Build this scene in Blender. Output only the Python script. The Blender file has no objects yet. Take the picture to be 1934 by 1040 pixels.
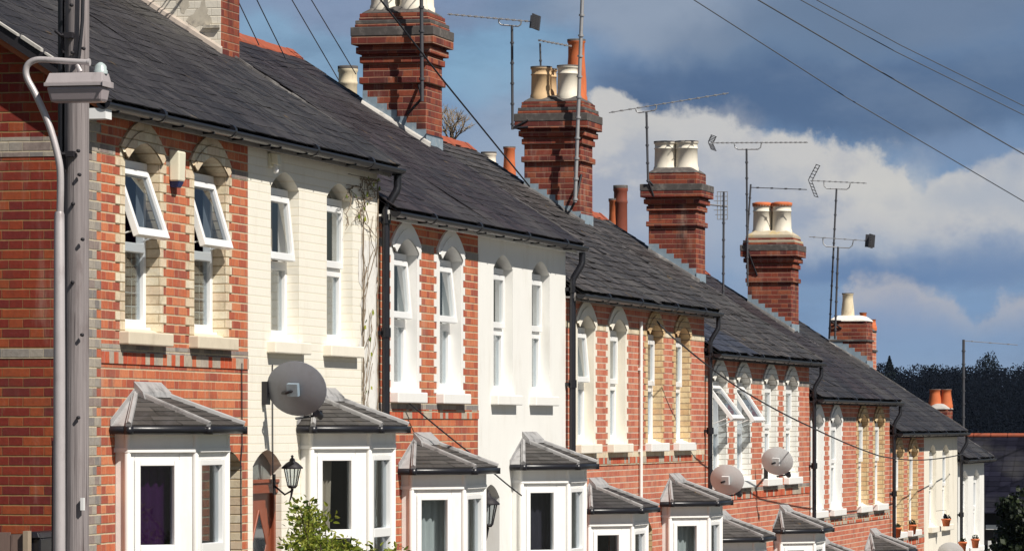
import bpy, math, random
from mathutils import Vector, noise
rnd = random.Random(7)
S = bpy.context.scene
COL = S.collection
PI = math.pi

# ------------------------------------------------------------------ survey
# Street runs along +X (downhill), house fronts stand on the plane Y = 0, the
# road is on -Y.  Z = 0 is the height of the camera.  at_y / at_x turn a measured
# bearing (photo pixel) into a point on a known vertical plane.
F, A = 8250.0, math.radians(13.2)
SA, CA = math.sin(A), math.cos(A)
PX, PY, CAMX, CAMY = 967.0, 805.0, -31.65, -10.75
def scale_at(X, Y): return F / ((X - CAMX) * CA + (Y - CAMY) * SA)
def x_on(px, Y):
    t = (px - PX) / F
    return (Y - CAMY) * (CA + t * SA) / (SA - t * CA) + CAMX
def y_on(px, X):
    t = (px - PX) / F
    return (X - CAMX) * (SA - t * CA) / (CA + t * SA) + CAMY
def at_y(px, py, Y):
    X = x_on(px, Y); return Vector((X, Y, (PY - py) / scale_at(X, Y)))
def at_x(px, py, X):
    Y = y_on(px, X); return Vector((X, Y, (PY - py) / scale_at(X, Y)))
GP = [(-3000, -2), (-60, -1.3), (-31, -1.75), (0, -2.85), (56, -6.2), (160, -11), (420, -9), (560, -4), (690, 1), (900, 3), (4000, -20)]
def gz(x):
    for (a, b), (c, d) in zip(GP, GP[1:]):
        if x <= c: return b + (d - b) * (x - a) / (c - a)
    return GP[-1][1]

# ------------------------------------------------------------------ mesh kit
class MB:
    def __init__(self): self.v, self.f, self.m, self.s = [], [], [], []
    def add(self, vs, fs, mi=0, smooth=False):
        n = len(self.v); self.v += [tuple(p) for p in vs]
        for f in fs:
            self.f.append(tuple(i + n for i in f)); self.m.append(mi); self.s.append(smooth)
        return self
    def poly(self, pts, mi=0): return self.add(pts, [tuple(range(len(pts)))], mi)
    def box(self, x0, x1, y0, y1, z0, z1, mi=0):
        vs = [(x, y, z) for z in (z0, z1) for y in (y0, y1) for x in (x0, x1)]
        return self.add(vs, [(0, 2, 3, 1), (4, 5, 7, 6), (0, 1, 5, 4), (2, 6, 7, 3), (0, 4, 6, 2), (1, 3, 7, 5)], mi)
    def hexa(self, q, mi=0):            # 8 points: lower ring of 4, upper ring of 4
        return self.add(q, [(3, 2, 1, 0), (4, 5, 6, 7), (0, 1, 5, 4), (1, 2, 6, 5), (2, 3, 7, 6), (3, 0, 4, 7)], mi)
    def lbox(self, p0, p1, u0, u1, w0, w1, z0, z1, mi=0):  # box in the frame of the plan segment p0 -> p1, w outward (right-hand side)
        dx, dy = p1[0] - p0[0], p1[1] - p0[1]; l = math.hypot(dx, dy); dx /= l; dy /= l
        nx, ny = dy, -dx
        def P(u, w, z): return (p0[0] + dx * u + nx * w, p0[1] + dy * u + ny * w, z)
        return self.hexa([P(u0, w1, z0), P(u1, w1, z0), P(u1, w0, z0), P(u0, w0, z0), P(u0, w1, z1), P(u1, w1, z1), P(u1, w0, z1), P(u0, w0, z1)], mi)
    def tube(self, pts, r, n=8, mi=0, cap=True):
        pts = [Vector(p) for p in pts]; rs = r if isinstance(r, (list, tuple)) else [r] * len(pts)
        rings = []; ref = None
        for i, p in enumerate(pts):
            t = (pts[min(i + 1, len(pts) - 1)] - pts[max(i - 1, 0)]).normalized()
            if ref is None: ref = Vector((0, 0, 1)) if abs(t.z) < .9 else Vector((1, 0, 0))
            a = (ref - t * ref.dot(t)).normalized(); ref = a; b = t.cross(a)
            rings.append([p + (a * math.cos(2 * PI * k / n) + b * math.sin(2 * PI * k / n)) * rs[i] for k in range(n)])
        vs = [q for R in rings for q in R]; fs = []
        for i in range(len(pts) - 1):
            for k in range(n):
                fs.append((i * n + k, i * n + (k + 1) % n, (i + 1) * n + (k + 1) % n, (i + 1) * n + k))
        self.add(vs, fs, mi, True)
        if cap: self.add(rings[0], [tuple(range(n))[::-1]], mi); self.add(rings[-1], [tuple(range(n))], mi)
        return self
    def lathe(self, c, prof, n=20, mi=0, axis=None):
        ax = Vector(axis or (0, 0, 1)).normalized(); c = Vector(c)
        a = ax.orthogonal().normalized(); b = ax.cross(a)
        vs = [c + ax * h + (a * math.cos(2 * PI * k / n) + b * math.sin(2 * PI * k / n)) * r for r, h in prof for k in range(n)]
        fs = [(i * n + k, i * n + (k + 1) % n, (i + 1) * n + (k + 1) % n, (i + 1) * n + k) for i in range(len(prof) - 1) for k in range(n)]
        return self.add(vs, fs, mi, True)
    def build(self, name, mats, parent=None, bevel=0):
        me = bpy.data.meshes.new(name)
        off = Vector((0, 0, 0)); p = parent
        while p is not None: off += p.location; p = p.parent
        me.from_pydata([Vector(v) - off for v in self.v], [], self.f)
        mats = mats if isinstance(mats, (list, tuple)) else [mats]
        for m in mats: me.materials.append(m)
        for pl, mi, s in zip(me.polygons, self.m, self.s): pl.material_index = mi; pl.use_smooth = s
        me.update()
        o = bpy.data.objects.new(name, me); COL.objects.link(o)
        if parent is not None: o.parent = parent
        if bevel:
            b = o.modifiers.new('bevel', 'BEVEL'); b.width = bevel; b.segments = 2; b.limit_method = 'ANGLE'
        return o
def tag(o, label, cat, group=None):
    o['label'] = label; o['category'] = cat
    if group: o['group'] = group
    return o
def thing(name, loc, label, cat, group=None):
    o = bpy.data.objects.new(name, None); COL.objects.link(o); o.location = loc; o.empty_display_size = .3
    return tag(o, label, cat, group)
def structure(o, kind='structure'): o['kind'] = kind; return o

# ------------------------------------------------------------------ materials
class NT:
    def __init__(self, nt): self.nt = nt; self.L = nt.links
    def n(self, t, **kw):
        x = self.nt.nodes.new(t)
        for k, v in kw.items(): setattr(x, k, v)
        return x
    def put(self, s, v):
        if isinstance(v, bpy.types.NodeSocket): self.L.new(v, s)
        elif v is not None: s.default_value = v
    def m(self, op, a, b=None, c=None, clamp=False):
        x = self.n('ShaderNodeMath', operation=op, use_clamp=clamp)
        for i, v in enumerate((a, b, c)):
            if v is not None: self.put(x.inputs[i], v)
        return x.outputs[0]
    def mix(self, f, a, b, mode='MIX'):
        x = self.n('ShaderNodeMix', data_type='RGBA', blend_type=mode)
        self.put(x.inputs[0], f); self.put(x.inputs[6], a if isinstance(a, bpy.types.NodeSocket) else (*a, 1)); self.put(x.inputs[7], b if isinstance(b, bpy.types.NodeSocket) else (*b, 1))
        return x.outputs[2]
    def ss(self, v, a, b):                # smoothstep a..b
        x = self.n('ShaderNodeMapRange', interpolation_type='SMOOTHSTEP')
        self.put(x.inputs[0], v); x.inputs[1].default_value = a; x.inputs[2].default_value = b
        return x.outputs[0]
    def noise(self, vec, scale, detail=4, rough=.55, dim='3D', dist=0):
        x = self.n('ShaderNodeTexNoise', noise_dimensions=dim)
        if vec is not None: self.L.new(vec, x.inputs['Vector'])
        x.inputs['Scale'].default_value = scale; x.inputs['Detail'].default_value = detail; x.inputs['Roughness'].default_value = rough; x.inputs['Distortion'].default_value = dist
        return x.outputs[0]
    def xyz(self, a, b, c):
        x = self.n('ShaderNodeCombineXYZ')
        for i, v in enumerate((a, b, c)): self.put(x.inputs[i], v)
        return x.outputs[0]
    def ramp(self, f, stops, interp='LINEAR'):
        x = self.n('ShaderNodeValToRGB'); cr = x.color_ramp; cr.interpolation = interp
        while len(cr.elements) > 1: cr.elements.remove(cr.elements[0])
        for i, (p, c) in enumerate(stops):
            e = cr.elements[0] if i == 0 else cr.elements.new(p)
            e.position = p; e.color = (*c, 1) if len(c) == 3 else c
        self.put(x.inputs[0], f); return x.outputs[0]
    def scale(self, vec, k):
        x = self.n('ShaderNodeVectorMath', operation='MULTIPLY'); self.L.new(vec, x.inputs[0]); x.inputs[1].default_value = k
        return x.outputs[0]
def new_mat(name):
    m = bpy.data.materials.new(name); m.use_nodes = True
    N = NT(m.node_tree); b = m.node_tree.nodes['Principled BSDF']
    geo = N.n('ShaderNodeNewGeometry')
    return m, N, b, geo
def finish(N, b, col, rough=.7, spec=.3, bump=None, bs=.3, bd=.01, metal=0):
    N.put(b.inputs['Base Color'], col if isinstance(col, bpy.types.NodeSocket) else (*col, 1))
    N.put(b.inputs['Roughness'], rough); b.inputs['Specular IOR Level'].default_value = spec; N.put(b.inputs['Metallic'], metal)
    if bump is not None:
        x = N.n('ShaderNodeBump'); x.inputs['Strength'].default_value = bs; x.inputs['Distance'].default_value = bd
        N.L.new(bump, x.inputs['Height']); N.L.new(x.outputs[0], b.inputs['Normal'])

def plain(name, col, rough=.6, spec=.3, var=.12, scale=6, metal=0, dirt=None, dirt_amt=.5, dscale=3, stretch=None):
    m, N, b, geo = new_mat(name); pos = geo.outputs['Position']
    n1 = N.noise(pos, scale, 5)
    c = N.mix(n1, tuple(x * (1 - var) for x in col), tuple(min(1, x * (1 + var)) for x in col))
    if dirt:
        p = N.scale(pos, stretch) if stretch else pos
        d = N.ss(N.noise(p, dscale, 6, .65), .5, .75)
        c = N.mix(N.m('MULTIPLY', d, dirt_amt), c, dirt)
    finish(N, b, c, rough, spec, N.noise(pos, scale * 8, 3), .12, .004, metal)
    return m

def brick_mat(name, cols, mortar, ch=.075, ln=.225, hd=.1125, joint=.0055, paint=None, stain=(.12, .11, .1), stain_amt=.3, z0=0.0, hcols=None, rough=.85, bs=.55, weather=.3):
    m, N, b, geo = new_mat(name)
    sep = N.n('ShaderNodeSeparateXYZ'); N.L.new(geo.outputs['Position'], sep.inputs[0]); X, Y, Z = sep.outputs
    sn = N.n('ShaderNodeSeparateXYZ'); N.L.new(geo.outputs['True Normal'], sn.inputs[0])
    side = N.m('GREATER_THAN', N.m('ABSOLUTE', sn.outputs[0]), .6)
    wob = N.m('MULTIPLY', N.m('SUBTRACT', N.noise(geo.outputs['Position'], 9, 3), .5), .014)
    u = N.m('ADD', N.m('ADD', N.m('MULTIPLY', X, N.m('SUBTRACT', 1.0, side)), N.m('MULTIPLY', Y, side)), wob)
    z = N.m('ADD', N.m('SUBTRACT', Z, z0), N.m('MULTIPLY', wob, .5))
    zr = N.m('DIVIDE', z, ch); row = N.m('FLOOR', zr); fz = N.m('MULTIPLY', N.m('FRACT', zr), ch)
    Pd = ln + hd
    par = N.m('FLOORED_MODULO', row, 2.0)
    t = N.m('DIVIDE', N.m('ADD', N.m('ADD', u, 50.0), N.m('MULTIPLY', par, Pd / 2)), Pd)
    k = N.m('FLOOR', t); f = N.m('MULTIPLY', N.m('FRACT', t), Pd)
    ish = N.m('GREATER_THAN', f, ln)
    loc = N.m('SUBTRACT', f, N.m('MULTIPLY', ish, ln))
    wid = N.m('ADD', N.m('MULTIPLY', ish, hd - ln), ln)
    dv = N.m('MULTIPLY', N.m('MINIMUM', loc, N.m('SUBTRACT', wid, loc)), 2.6); dh = N.m('MINIMUM', fz, N.m('SUBTRACT', ch, fz))
    d = N.m('MINIMUM', dv, dh)
    mask = N.ss(d, joint - .0025, joint + .0025)     # 1 on the brick
    wn = N.n('ShaderNodeTexWhiteNoise', noise_dimensions='2D')
    N.L.new(N.xyz(N.m('ADD', N.m('MULTIPLY', k, 2.0), ish), row, 0.0), wn.inputs['Vector'])
    r = wn.outputs['Value']
    nz = N.noise(geo.outputs['Position'], 26, 5, .6)
    if paint is None:
        n = len(cols)
        c = N.ramp(r, [(i / n, cc) for i, cc in enumerate(cols)], 'CONSTANT')
        if hcols: c = N.mix(ish, c, N.ramp(r, [(i / len(hcols), cc) for i, cc in enumerate(hcols)], 'CONSTANT'))
        c = N.mix(.45, c, N.mix(nz, (.12, .12, .12), (.9, .9, .9)), 'OVERLAY')
        mort = N.mix(nz, tuple(x * .75 for x in mortar), tuple(min(1, x * 1.2) for x in mortar))
        c = N.mix(mask, mort, c)
    else:
        c = N.mix(N.m('MULTIPLY', r, .35), paint, tuple(x * .93 for x in paint))
        c = N.mix(N.m('MULTIPLY', N.m('SUBTRACT', 1.0, mask), .75), c, tuple(x * y for x, y in zip(paint, mortar)))
    st = N.ss(N.noise(N.scale(geo.outputs['Position'], (1.6, 1.6, .55)), 1.7, 6, .65), .52, .78)
    c = N.mix(N.m('MULTIPLY', st, stain_amt), c, stain)
    if paint is None:
        c = N.mix(N.m('MULTIPLY', N.ss(N.noise(geo.outputs['Position'], 2.6, 7, .68), .5, .72), weather), c, (.055, .04, .036))
        c = N.mix(N.m('MULTIPLY', N.ss(N.noise(N.scale(geo.outputs['Position'], (4, 4, .7)), 1.1, 6, .66), .54, .74), weather), c, (.46, .36, .29))
        c = N.mix(N.m('MULTIPLY', N.ss(N.noise(geo.outputs['Position'], 55, 3, .7), .55, .75), .35), c, (.16, .08, .06))
    finish(N, b, c, rough, .2, N.m('ADD', mask, N.m('MULTIPLY', nz, .35)), bs, .008)
    return m

M = {}
RED = [(.49, .135, .064), (.45, .118, .06), (.53, .16, .075), (.40, .10, .056), (.50, .14, .066), (.34, .088, .056), (.56, .195, .095)]
M['brick'] = brick_mat('red_brick', RED, (.54, .43, .29), joint=.0062, stain=(.26, .17, .13), stain_amt=.5)
M['brick_far'] = brick_mat('orange_brick', [(.54, .18, .105), (.50, .15, .09), (.57, .22, .135), (.46, .135, .085)], (.58, .46, .36), joint=.0066, stain=(.36, .24, .18), stain_amt=.5, bs=.3)
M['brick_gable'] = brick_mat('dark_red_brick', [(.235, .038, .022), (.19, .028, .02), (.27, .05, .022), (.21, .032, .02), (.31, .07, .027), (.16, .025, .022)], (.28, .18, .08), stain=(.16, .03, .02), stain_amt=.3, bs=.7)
M['brick_stack'] = brick_mat('chimney_brick', [(.225, .050, .032), (.17, .04, .03), (.26, .064, .036), (.13, .033, .028), (.30, .085, .044)], (.32, .19, .13), joint=.0056, stain=(.035, .025, .024), stain_amt=.85, weather=.42)
M['brick_grey'] = brick_mat('grey_brick', [(.30, .27, .24), (.22, .2, .19), (.36, .32, .27), (.26, .21, .19)], (.5, .43, .31), stain_amt=.2)
M['brick_cream'] = brick_mat('cream_brick', [(.70, .60, .43), (.64, .53, .38), (.74, .66, .5), (.68, .55, .40)], (.40, .30, .18), stain=(.42, .31, .18), stain_amt=.3)
M['brick_buff'] = brick_mat('buff_brick', [(.66, .47, .25), (.60, .41, .22), (.70, .53, .31), (.62, .40, .21)], (.32, .22, .14), stain=(.3, .18, .08), stain_amt=.3)
M['brick_whitelined'] = brick_mat('white_painted_brick', None, (.5, .45, .4), paint=(.8, .78, .72), stain=(.55, .5, .42), stain_amt=.25)
M['dentil'] = brick_mat('dentil_brick', [(.5, .1, .045), (.4, .34, .28), (.46, .08, .04), (.55, .15, .07), (.45, .38, .3)], (.5, .42, .28), ln=.1125, hd=.1125, ch=.15)
M['cream_paint'] = brick_mat('cream_painted_brick', None, (.90, .86, .78), paint=(.84, .80, .70), stain=(.58, .49, .38), stain_amt=.38, bs=.22)
M['cream_render'] = plain('cream_render', (.81, .76, .65), .8, .2, .05, 3, dirt=(.5, .43, .33), dirt_amt=.45, dscale=1.6, stretch=(2, 2, .5))
M['white_render'] = plain('white_render', (.82, .81, .77), .75, .2, .04, 3, dirt=(.58, .54, .46), dirt_amt=.4, dscale=1.6, stretch=(1.7, 1.7, .6))
M['white_paint'] = plain('white_paint', (.84, .83, .80), .5, .3, .03, 5, dirt=(.62, .57, .48), dirt_amt=.22, dscale=4, stretch=(2, 2, .7))
M['stone'] = plain('sill_stone', (.66, .58, .45), .85, .2, .12, 12, dirt=(.36, .3, .22), dirt_amt=.45, dscale=6)
M['cement'] = plain('cement', (.46, .44, .41), .9, .15, .2, 14, dirt=(.16, .15, .14), dirt_amt=.7, dscale=7)
M['soot_cap'] = plain('sooty_cement', (.10, .09, .085), .9, .15, .35, 16, dirt=(.30, .27, .24), dirt_amt=.55, dscale=8)
M['verge'] = plain('old_verge_mortar', (.10, .095, .095), .9, .15, .3, 16, dirt=(.42, .40, .38), dirt_amt=.8, dscale=2.6)
M['whitecap'] = plain('white_mortar', (.78, .74, .68), .85, .2, .1, 14, dirt=(.45, .4, .34), dirt_amt=.4, dscale=9)
M['upvc'] = plain('white_frame', (.86, .86, .85), .28, .5, .02, 4)
M['lead'] = plain('lead', (.42, .44, .46), .5, .4, .25, 9, dirt=(.12, .12, .13), dirt_amt=.75, dscale=5, stretch=(1.5, 1.5, 1))
M['lead_pale'] = plain('pale_lead', (.34, .335, .335), .6, .35, .3, 9, dirt=(.07, .068, .068), dirt_amt=.9, dscale=6)
M['lead_blue'] = plain('blue_lead', (.24, .31, .37), .5, .4, .3, 12, dirt=(.5, .5, .48), dirt_amt=.5, dscale=9)
M['black'] = plain('black_plastic', (.012, .012, .016), .35, .5, .2, 8)
M['black_dull'] = plain('black_paint', (.022, .02, .024), .6, .3, .3, 8)
M['fascia_grey'] = plain('weathered_fascia', (.28, .26, .25), .6, .3, .2, 8, dirt=(.06, .055, .05), dirt_amt=.8, dscale=4, stretch=(1, 2, 3))
M['orange_board'] = plain('brown_bargeboard', (.36, .11, .04), .6, .3, .2, 8)
M['pot_cream'] = plain('cream_pot', (.72, .62, .44), .7, .3, .1, 10, dirt=(.36, .28, .2), dirt_amt=.5, dscale=5, stretch=(2, 2, .7))
M['pot_white'] = plain('white_pot', (.8, .74, .62), .6, .3, .06, 10, dirt=(.5, .42, .32), dirt_amt=.4, dscale=5, stretch=(2, 2, .7))
M['pot_buff'] = plain('buff_pot', (.66, .46, .26), .7, .3, .1, 10, dirt=(.3, .2, .13), dirt_amt=.5, dscale=5, stretch=(2, 2, .7))
M['pot_red'] = plain('terracotta', (.56, .15, .055), .7, .3, .15, 10, dirt=(.28, .08, .05), dirt_amt=.6, dscale=5, stretch=(2, 2, .7))
M['pot_dark'] = plain('dark_terracotta', (.22, .06, .035), .7, .3, .2, 10, dirt=(.06, .03, .025), dirt_amt=.6, dscale=5)
M['ridge'] = plain('terracotta_ridge', (.33, .085, .045), .8, .25, .25, 8, dirt=(.16, .08, .06), dirt_amt=.6, dscale=5)
M['steel'] = plain('aerial_aluminium', (.42, .42, .43), .5, .5, .15, 20, metal=.5)
M['steel_dark'] = plain('dark_steel', (.09, .09, .10), .5, .4, .2, 20, metal=.3)
M['galv'] = plain('galvanised_steel', (.52, .48, .48), .42, .5, .12, 10, metal=.25, dirt=(.24, .19, .18), dirt_amt=.6, dscale=6, stretch=(1.5, 1.5, .6))
M['lampcase'] = plain('lamp_housing', (.40, .36, .365), .45, .4, .1, 10, dirt=(.17, .14, .14), dirt_amt=.6, dscale=5, stretch=(2, 2, .7))
M['lampbowl'] = plain('lamp_bowl', (.36, .31, .325), .3, .5, .06, 10)
M['dish'] = plain('satellite_dish', (.20, .215, .245), .6, .4, .08, 30, dirt=(.14, .14, .14), dirt_amt=.5, dscale=6, stretch=(1, 1.4, .6))
M['dish_pale'] = plain('pale_satellite_dish', (.60, .60, .60), .6, .4, .05, 30)
M['cable'] = plain('cable', (.03, .03, .036), .6, .3, .1, 5)
M['cable_grey'] = plain('grey_cable', (.10, .11, .13), .6, .3, .1, 5)
M['door'] = plain('brown_door', (.25, .065, .03), .4, .45, .25, 5)
M['door_dark'] = plain('dark_door', (.04, .02, .03), .4, .4, .2, 5)
M['door_blue'] = plain('navy_door', (.02, .025, .05), .4, .4, .2, 5)
M['room'] = plain('room_wall', (.10, .085, .08), .9, .1, .1, 3)
M['room_purple'] = plain('purple_room', (.09, .015, .11), .9, .1, .2, 3)
M['net'] = plain('net_curtain', (.62, .61, .57), .9, .1, .08, 14, dirt=(.4, .39, .37), dirt_amt=.4, dscale=10, stretch=(8, 8, .4))
M['drape'] = plain('beige_curtain', (.5, .4, .3), .9, .1, .1, 14)
M['drape_dark'] = plain('dark_curtain', (.055, .045, .06), .9, .1, .2, 14)
M['drape_purple'] = plain('purple_curtain', (.05, .008, .06), .9, .1, .3, 5)
M['blind_tan'] = plain('tan_blind', (.36, .23, .09), .8, .2, .1, 14)
M['blue_base'] = plain('blue_plastic', (.02, .035, .14), .4, .4, .1, 8)
M['box_cream'] = plain('cream_plastic', (.74, .7, .55), .5, .4, .06, 8)
M['bark'] = plain('bark', (.10, .075, .05), .9, .1, .3, 20)
M['fence_wood'] = plain('fence_wood', (.20, .14, .12), .85, .2, .25, 5, dirt=(.06, .04, .04), dirt_amt=.6, dscale=4, stretch=(6, 6, .5))
M['asphalt'] = plain('asphalt', (.055, .055, .058), .9, .2, .2, 40)
M['paving'] = plain('paving', (.26, .25, .24), .9, .2, .15, 10)
M['kerbstone'] = plain('kerb_stone', (.32, .31, .3), .9, .2, .15, 10)
M['earth'] = plain('ground_earth', (.085, .08, .062), .95, .1, .4, .6)
M['fanlight_reflection'] = plain('reflection_grey_green', (.16, .18, .17), .25, .5, .3, 6)  # opaque grey-green stands for what the fanlight glass reflects
M['smoked'] = plain('dark_glazing', (.02, .024, .03), .08, .5, .1, 5)

def wood_pole_mat():
    m, N, b, geo = new_mat('weathered_pole'); p = geo.outputs['Position']
    grain = N.noise(N.scale(p, (60, 60, 1.1)), 1, 6, .65)
    c = N.ramp(grain, [(.25, (.15, .13, .13)), (.5, (.25, .222, .222)), (.75, (.34, .305, .302))])
    blot = N.ss(N.noise(N.scale(p, (7, 7, 2)), 1, 6, .65), .5, .72)
    c = N.mix(N.m('MULTIPLY', blot, .5), c, (.12, .088, .085))
    crk = N.ss(N.noise(N.scale(p, (45, 45, .8)), 1, 4, .6), .62, .68)
    c = N.mix(N.m('MULTIPLY', crk, .75), c, (.04, .03, .03))
    finish(N, b, c, .9, .15, grain, .6, .01); return m
M['pole'] = wood_pole_mat()

def slate_mat(name, base, lichen=.25, hi=1.0, run_amt=1.0, spec=.35):
    m, N, b, geo = new_mat(name); p = geo.outputs['Position']
    r = geo.outputs['Random Per Island']
    c = N.ramp(r, [(0, tuple(x * .72 for x in base)), (.35, tuple(x * .95 for x in base)), (.7, tuple(x * 1.2 for x in base)), (.93, tuple(x * 1.55 * hi for x in base)), (1, tuple(x * 1.9 * hi for x in base))])
    big = N.noise(p, .55, 5, .6)
    c = N.mix(N.ss(big, .45, .72), c, N.mix(.45, c, (.085, .083, .078)))
    streak = N.ss(N.noise(N.scale(p, (1.3, 7, 7)), 1, 7, .7), .5, .72)
    c = N.mix(N.m('MULTIPLY', streak, lichen * 1.2), c, (.085, .08, .082))
    run = N.ss(N.noise(N.scale(p, (8, .55, .55)), 1, 8, .72), .5, .74)
    c = N.mix(N.m('MULTIPLY', run, lichen * run_amt, clamp=True), c, (.13, .124, .126))
    drk = N.ss(N.noise(N.scale(p, (6, .4, .4)), 1.3, 7, .7), .5, .7)
    c = N.mix(N.m('MULTIPLY', drk, .5 * run_amt, clamp=True), c, (.02, .018, .022))
    c = N.mix(N.m('MULTIPLY', N.ss(N.noise(p, 45, 3, .7), .5, .8), lichen * 1.6, clamp=True), c, (.09, .085, .085))
    spot = N.ss(N.noise(p, 11, 5, .7), .66, .76)
    c = N.mix(N.m('MULTIPLY', spot, lichen * 1.3), c, (.25, .24, .2))
    pale = N.m('MULTIPLY', N.ss(N.noise(N.scale(p, (2.2, 1.2, 1.2)), 1.2, 8, .72), .55, .75), lichen * 1.1, clamp=True)
    c = N.mix(pale, c, (.15, .14, .135))
    och = N.m('MULTIPLY', N.ss(N.noise(p, 3.1, 6, .7), .64, .73), lichen * 1.7, clamp=True)
    c = N.mix(och, c, (.22, .14, .05))
    finish(N, b, c, N.m('ADD', .5, N.m('MULTIPLY', r, .22)), spec, N.noise(p, 60, 4), .25, .004)
    return m
M['slate'] = slate_mat('slate', (.0185, .017, .020), .30, 1, 1.6)
M['slate_mauve'] = slate_mat('mauve_slate', (.019, .0145, .0185), .26, 1, 1.6)
M['slate_old'] = slate_mat('weathered_slate', (.030, .0265, .0265), .62, 1.4)
M['slate_new'] = slate_mat('blue_slate', (.030, .034, .050), .0, .9)
M['slate_far'] = slate_mat('distant_slate', (.010, .010, .018), .02, .9, .3, .06)
M['slate_bay'] = slate_mat('bay_slate', (.042, .038, .035), .5)

def glass_mat(name='window_glass', tint=(.8, .84, .86), dark=0.0):
    m = bpy.data.materials.new(name); m.use_nodes = True; nt = m.node_tree; nt.nodes.clear(); N = NT(nt)
    out = N.n('ShaderNodeOutputMaterial'); mx = N.n('ShaderNodeMixShader')
    tr = N.n('ShaderNodeBsdfTransparent'); tr.inputs[0].default_value = (*tint, 1)
    gl = N.n('ShaderNodeBsdfGlossy'); gl.inputs['Roughness'].default_value = .015
    gl.inputs[0].default_value = (.9, .93, .97, 1)
    geo = N.n('ShaderNodeNewGeometry'); bp = N.n('ShaderNodeBump'); bp.inputs['Strength'].default_value = .03; bp.inputs['Distance'].default_value = .01
    N.L.new(N.noise(geo.outputs['Position'], 2.5, 2), bp.inputs['Height']); N.L.new(bp.outputs[0], gl.inputs['Normal'])
    dt = N.n('ShaderNodeVectorMath', operation='DOT_PRODUCT'); N.L.new(geo.outputs['Normal'], dt.inputs[0]); N.L.new(geo.outputs['Incoming'], dt.inputs[1])
    om = N.m('SUBTRACT', 1.0, N.m('ABSOLUTE', dt.outputs['Value']), clamp=True)
    N.L.new(N.m('MULTIPLY_ADD', N.m('POWER', om, 4.0), .8, .05, clamp=True), mx.inputs[0]); N.L.new(tr.outputs[0], mx.inputs[1]); N.L.new(gl.outputs[0], mx.inputs[2]); N.L.new(mx.outputs[0], out.inputs[0])
    return m
M['glass'] = glass_mat()
M['glass_sash'] = glass_mat('sash_glass', (.45, .5, .55))

def leaf_mat(name, cols, trans=.3):
    m, N, b, geo = new_mat(name)
    n = len(cols)
    c = N.ramp(geo.outputs['Random Per Island'], [(i / max(1, n - 1), cc) for i, cc in enumerate(cols)])
    finish(N, b, c, .55 if trans else .95, .3 if trans else .03)
    if trans:
        t = N.n('ShaderNodeBsdfTranslucent'); N.L.new(c, t.inputs[0]); mx = N.n('ShaderNodeMixShader'); mx.inputs[0].default_value = trans
        out = [x for x in m.node_tree.nodes if x.type == 'OUTPUT_MATERIAL'][0]
        N.L.new(b.outputs[0], mx.inputs[1]); N.L.new(t.outputs[0], mx.inputs[2]); N.L.new(mx.outputs[0], out.inputs[0])
    return m
M['leaf'] = leaf_mat('shrub_leaves', [(.06, .10, .012), (.15, .20, .022), (.28, .32, .04), (.42, .43, .08)], .4)
M['leaf_dark'] = leaf_mat('wood_leaves', [(.0022, .0035, .0075), (.0035, .0055, .010), (.005, .008, .012)], 0)  # cloud shadow and the blue of distance are mixed into this leaf colour
M['leaf_hill'] = leaf_mat('hill_leaves', [(.005, .008, .011), (.008, .013, .014), (.013, .018, .015)], 0)  # hilltop trees: cloud shadow likewise put into the colour
M['leaf_tree'] = leaf_mat('tree_leaves', [(.010, .016, .008), (.02, .03, .012), (.035, .048, .016)], .15)
M['twig_tree'] = plain('twigs', (.34, .27, .19), .9, .1, .3, 5)

# ------------------------------------------------------------------ houses
BX = [0, 4.27, 8.57, 12.63, 16.85, 20.96, 25.35, 29.39, 33.93, 38.36, 42.4, 46.7, 51.35, 55.5]
EB = [2.44, 2.03, 1.49, .95, .40, -.13, -.65]
PITCH, RY = .645, 3.25
def roof_z(E, y): return E + .045 + (y + .2) * PITCH

def arch_pts(x0, x1, zs, za, n=12, pointed=.25):
    """points of a low arch from (x0, zs) over the crown (mid, za) to (x1, zs)"""
    out = []
    for i in range(n + 1):
        t = i / n * 2 - 1
        h = (1 - abs(t) ** 2.2) * (1 - pointed) + (1 - abs(t)) * pointed
        out.append((x0 + (x1 - x0) * i / n, zs + (za - zs) * h))
    return out

def facade(mb, x0, x1, z0, z1, holes, y=0.0, mi=0, rmi=None):
    """front wall sheet with holes [(hx0,hx1,hz0,zspring,zapex or None,depth,reveal material index)]"""
    xs = sorted({x0, x1} | {h[0] for h in holes} | {h[1] for h in holes})
    zs = sorted({z0, z1} | {h[2] for h in holes} | {(h[4] or h[3]) for h in holes})
    for a, b in zip(xs, xs[1:]):
        for c, d in zip(zs, zs[1:]):
            mx, mz = (a + b) / 2, (c + d) / 2
            if any(h[0] < mx < h[1] and h[2] < mz < (h[4] or h[3]) for h in holes): continue
            mb.poly([(a, y, c), (b, y, c), (b, y, d), (a, y, d)], mi)
    for hx0, hx1, hz0, sp, ap, dep, rm in holes:
        yb = y + dep
        if ap:
            ar = arch_pts(hx0, hx1, sp, ap)
            for (xa, za), (xb, zb) in zip(ar, ar[1:]):
                if max(za, zb) < ap - 1e-6 or True: mb.poly([(xa, y, za), (xb, y, zb), (xb, y, ap), (xa, y, ap)], mi)
                mb.poly([(xa, y, za), (xa, yb, za), (xb, yb, zb), (xb, y, zb)], rm)
        else: mb.poly([(hx0, y, sp), (hx0, yb, sp), (hx1, yb, sp), (hx1, y, sp)], rm)
        mb.poly([(hx0, y, hz0), (hx0, yb, hz0), (hx0, yb, sp), (hx0, y, sp)], rm)
        mb.poly([(hx1, y, hz0), (hx1, y, sp), (hx1, yb, sp), (hx1, yb, hz0)], rm)
        mb.poly([(hx0, y, hz0), (hx1, y, hz0), (hx1, yb, hz0), (hx0, yb, hz0)], rm)

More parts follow.
